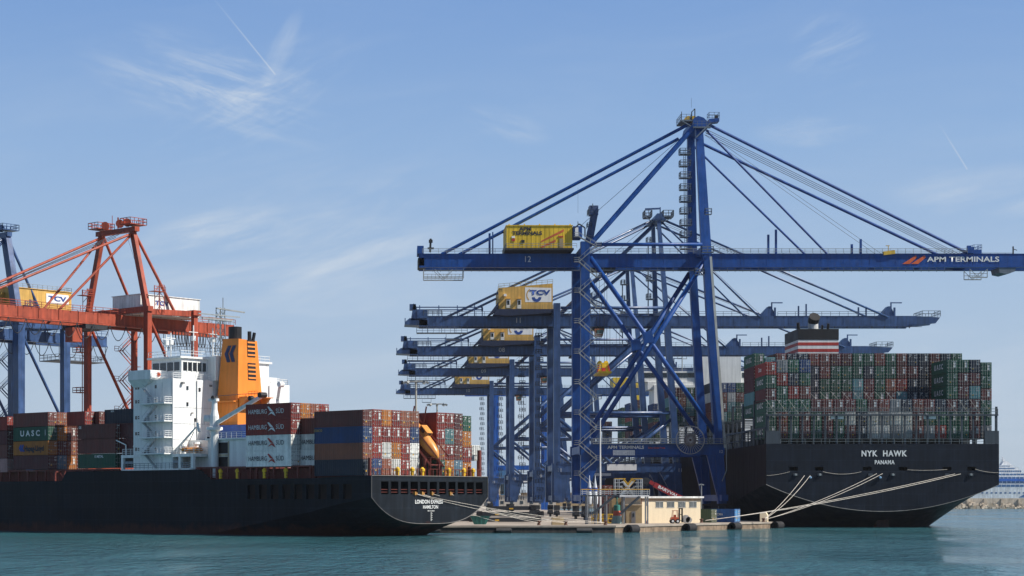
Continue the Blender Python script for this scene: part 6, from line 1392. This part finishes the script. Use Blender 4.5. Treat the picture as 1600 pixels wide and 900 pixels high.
for k, px in enumerate((676, 787, 913)):
    x = W(px, 0, 359.5).x; b = MB(); b.lathe((x, 359.3 + .2 * (x / 40), .45), [(.2, -1.5), (.45, -1.4), (.45, 1.4), (.2, 1.5)], 12, axis='x')
    b.build('fender', mat('worn_grey_rubber', (.05, .05, .052), .7), None, at=(x, 359.3, .45), label=['slim dark fender on the shaded quay wall right beside the left ship', 'slim dark fender on the shaded quay wall below the pile of beams', 'slim dark fender on the shaded quay wall near the pier corner'][k], category='fender', group='slim fenders on the shaded wall')
# bollards and mooring ropes
def bollard(px, d, lab):
    c = at_quay(px, d); b = MB(); b.lathe(c, [(.42, 0), (.30, .15), (.26, .5), (.42, .62), (.42, .75), (.2, .85)], 12); return b.build('bollard', mat('rusty_bollard', (.10, .05, .035), .8, rust=.4), None, at=c, label=lab, category='bollard', group='bollards along the quay')
BO = {1193: (1193, 419, 'bollard at the right tip of the pier holding several ropes'), 1096: (1096, 405, 'bollard beside the right corner of the cream building'), 946: (946, 366.5, 'bollard below the white pole near the pier corner'), 884: (884, 365, 'bollard right of the tan concrete block'), 842: (842, 365, 'bollard left of the tan concrete block')}
for k_, v_ in BO.items(): bollard(*v_)
def rope(p, q, s_, lab, r_=.055, grp='ropes of the right ship'):
    b = MB(); sag(b, p, q, s_, r=r_, n=14); b.build('mooring_rope', ROPE, None, at=p, label=lab, category='rope', group=grp)
e1 = at_quay(1193, 419) + Z3 * .5; e2 = at_quay(1096, 405) + Z3 * .4
for k, (ex, ey, en, lab) in enumerate(((1257, 743, e1, 'steep mooring rope at the pier tip, left one of the pair'), (1266, 743, e1, 'steep mooring rope at the pier tip, right one of the pair'), (1370, 740, e1, 'mooring rope to the middle of the black stern, upper one of the pair'),
        (1379, 740, e1, 'mooring rope to the middle of the black stern, lower one of the pair'), (1492, 740.5, e2, 'longest mooring rope across the black stern, upper one'), (1501, 740.5, e2, 'longest mooring rope across the black stern, lower one'))):
    rope(W(ex, ey, SY - .3), en + Vector((.2 * k, 0, .12 * (k % 2))), .7 + .2 * (k % 2), lab)
for k, (w, z, key, s_, lab) in enumerate(((11.0, 7.2, 946, .6, 'mooring rope from the left ship stern to the pier corner bollard, upper one'), (11.3, 7.1, 946, 1.2, 'mooring rope from the left ship stern to the pier corner bollard, lower one'), (12.8, 7.1, 884, .9, 'mooring rope from the left ship stern to the bollard by the tan block'),
        (15.2, 7.2, 884, .5, 'taut mooring rope from the stern centre to the bollard by the tan block'), (20.0, 7.2, 842, .7, 'short mooring rope from the far side of the stern to the pier'))):
    rope(T1(-.2, w, z), at_quay(BO[key][0], BO[key][1]) + Z3 * .5, s_, lab, r_=.032, grp='ropes of the left ship')
rope(T1(-.1, 17, 6.0), T1(-.1, 27.5, 3.2) + Vector((4, 10, -1)), .3, 'thin slack line hanging from the left ship transom', r_=.025, grp='ropes of the left ship')
# far bright blue crane seen through the nearer ones
fcr = thing('ship_to_shore_crane', 'far bright blue crane with a small yellow house, glimpsed between the nearer crane legs', 'crane', (70, 945, Q), 'blue gantry cranes on the pier')
FBL = mat('vivid_blue_paint', (.01, .10, .42), .5)
for y in (935, 955):
    for x in (55, 79): MB().beam((x, y, Q), (x, y, 59), 1.8).build('leg', FBL, fcr)
    MB().box(40, 131, y - 1 + (4 if y < 940 else -4), y + 1 + (4 if y < 940 else -4), 57.5, 61).build('girder', FBL, fcr)
    MB().beam((55, y, 22), (79, y, 22), 2).build('portal_beam', FBL, fcr)
MB().box(112, 128, 938, 952, 61, 66).build('machinery_house', YEL, fcr); MB().box(121, 127, 936, 940, 53, 58).build('operator_cab', YEL, fcr)
# ================================================================ far shore
DBW = 1330.0
x0, x1 = W(1380, 0, DBW).x, 1500
b = MB(); b.prism([(x0, DBW + 8, -2), (x0, DBW + 8, 7.3), (x0, DBW + 9.2, 7.3), (x0, DBW + 9.2, 4.6), (x0, DBW + 22, 4.6), (x0, DBW + 22, -2)], (x1 - x0, 0, 0))
for k in range(80): x = x0 + k * 12; b.box(x, x + 1.0, DBW + 7.2, DBW + 8, 3.5, 6.9)
bw = b.build('breakwater_wall', mat('breakwater_concrete', (.55, .47, .37), .9, var=.3), None, at=(x0, DBW, 0), label='long tan breakwater wall with regular buttresses at the far right', category='breakwater')
rr = random.Random(5); b = MB()
for k in range(1500):
    x = rr.uniform(x0, x1); f_ = rr.random(); y = DBW + f_ * 7; z = -.4 + f_ * 4; s_ = rr.uniform(.7, 1.5)
    vs = [Vector((x + rr.uniform(.5, 1) * s_ * i, y + rr.uniform(.5, 1) * s_ * j, z + rr.uniform(.5, 1) * s_ * q)) for q in (-1, 1) for j in (-1, 1) for i in (-1, 1)]
    b.add(vs, [(0, 2, 3, 1), (4, 5, 7, 6), (0, 1, 5, 4), (2, 6, 7, 3), (0, 4, 6, 2), (1, 3, 7, 5)])
o = b.build('rock_armour', STONE, None); o['kind'] = 'stuff'; o['label'] = 'pale boulders heaped along the foot of the breakwater'; o['category'] = 'rocks'
# cruise ship beyond the breakwater
DC = 1500.0; sC = F / DC
cs = thing('cruise_ship', 'white and blue multi deck cruise ship moored beyond the breakwater', 'ship', (W(1560, 0, DC).x, DC + 16, 0))
def cx(px): return W(px, 0, DC).x
def cz(py): return H + (VY - py) / sC
b = MB(); b.prism([(cx(1370), DC, -1), (cx(1800), DC, -1), (cx(1830), DC, cz(762)), (cx(1365), DC, cz(762))], (0, 32, 0)); b.build('hull', HAZYW, cs)
layers = [(762, 756, 1368, 1790, 0), (756, 750, 1372, 1775, .6), (750, 744, 1376, 1750, 1.2), (744, 739, 1380, 1730, 1.8), (739, 734, 1395, 1598, 3), (734, 730, 1400, 1594, 4), (730, 726.5, 1450, 1587, 5)]
for i, (ya, yb_, xa, xb, off) in enumerate(layers):
    lay = MB().box(cx(xa), cx(xb), DC + off, DC + 32 - off, cz(ya), cz(yb_)).build('deck', HAZYW, cs)
    b = MB(); zz0, zz1 = cz(ya) + .7, cz(yb_) - .6; n = 60 if i < 5 else 1
    if n == 1: b.box(cx(xa) + 1, cx(xb) - 3, DC + off - .08, DC + off - .01, zz0, zz1)
    else:
        w_ = (cx(xb) - cx(xa)) / n
        for k in range(n): b.box(cx(xa) + k * w_ + .25, cx(xa) + (k + 1) * w_ - .25, DC + off - .08, DC + off - .01, zz0, zz1)
    b.build('window_band', HAZYB, lay)
b = MB(); b.box(cx(1365), cx(1800), DC - .3, DC - .02, cz(752), cz(748)); b.build('blue_stripe', mat('bright_blue_stripe', (.03, .15, .55), .4), cs)
b = MB()
for k in range(60): b.box(cx(1368) + k * 3.6, cx(1368) + k * 3.6 + 1.5, DC - .1, DC - .01, cz(771), cz(769))
b.build('portholes', HAZYB, cs)
b = MB(); b.prism([(cx(1592), DC - .1, cz(777)), (cx(1612), DC - .1, cz(765)), (cx(1625), DC - .1, cz(765)), (cx(1605), DC - .1, cz(777))], (0, .05, 0)); b.build('blue_stripe', HAZYB, cs)
b = MB(); b.prism([(cx(1572), DC + 12, cz(727)), (cx(1590), DC + 12, cz(727)), (cx(1582), DC + 12, cz(720)), (cx(1576), DC + 12, cz(720))], (0, 6, 0)); b.beam((cx(1578), DC + 15, cz(722)), (cx(1576), DC + 15, cz(713)), 1.6, w2=.5); b.beam((cx(1573), DC + 15, cz(718)), (cx(1582), DC + 15, cz(718)), .5); b.build('radar_mast', HAZYW, cs)
# low town behind the pier
rr = random.Random(9)
for k, (px, w_, h_, d, m_, lab) in enumerate(((600, 50, 12, 1500, CITY, 'low beige harbour shed on the horizon behind the left ship'), (700, 44, 12, 1450, CITY, 'beige warehouse on the horizon left of the crane row'), (770, 11, 22, 1420, CREAM, 'narrow cream silo on the horizon between crane legs'), (785, 12, 30, 1440, mat('blue_cladding', (.04, .14, .30), .6), 'tall blue clad silo on the horizon between crane legs'), (815, 50, 9, 1400, CITY, 'long low beige shed on the horizon among crane legs'),
        (880, 60, 11, 1420, TAN, 'tan harbour shed on the horizon behind the crane stairs'), (960, 60, 13, 1480, CITY, 'wide beige shed on the horizon behind the platform'))):
    x = W(px, 0, d).x; t_ = thing('distant_building', lab, 'building', (x, d, 0), 'buildings on the far shore'); MB().box(x - w_ / 2, x + w_ / 2, d, d + 20, 0, h_).build('wall', m_, t_); MB().box(x - w_ / 2 - .5, x + w_ / 2 + .5, d - .5, d + 20.5, h_, h_ + .6).build('roof', mat('shed_roof', (.32, .25, .2), .9), t_)
    b = MB(); n = max(1, int(w_ / 7))
    for j in range(n): xx = x - w_ / 2 + (j + .5) * w_ / n; b.box(xx - 1.2, xx + 1.2, d - .12, d - .01, h_ * .35, h_ * .6)
    b.build('window_row', GLASS, t_)
o = MB().prism([(-500, 1385, 0), (W(1000, 0, 1385).x + 60, 1385, 0), (W(1000, 0, 1385).x + 60, 2600, 0), (-500, 2600, 0)], (0, 0, 1.5)).build('far_shore_ground', CONC); struct(o)
print('containers', NC[0])

def haze():
    m = bpy.data.materials.new('haze_air'); m.use_nodes = True; n, l = m.node_tree.nodes, m.node_tree.links; n.clear()
    o_ = n.new('ShaderNodeOutputMaterial'); v = n.new('ShaderNodeVolumePrincipled'); v.inputs['Color'].default_value = (.92, .96, 1, 1); v.inputs['Density'].default_value = .000035; v.inputs['Anisotropy'].default_value = .3
    l.new(v.outputs[0], o_.inputs['Volume'])
    o = MB().box(-8500, 11000, -250, 12500, -2, 130).build('haze', m); o['kind'] = 'stuff'
    o.visible_shadow = True
haze()
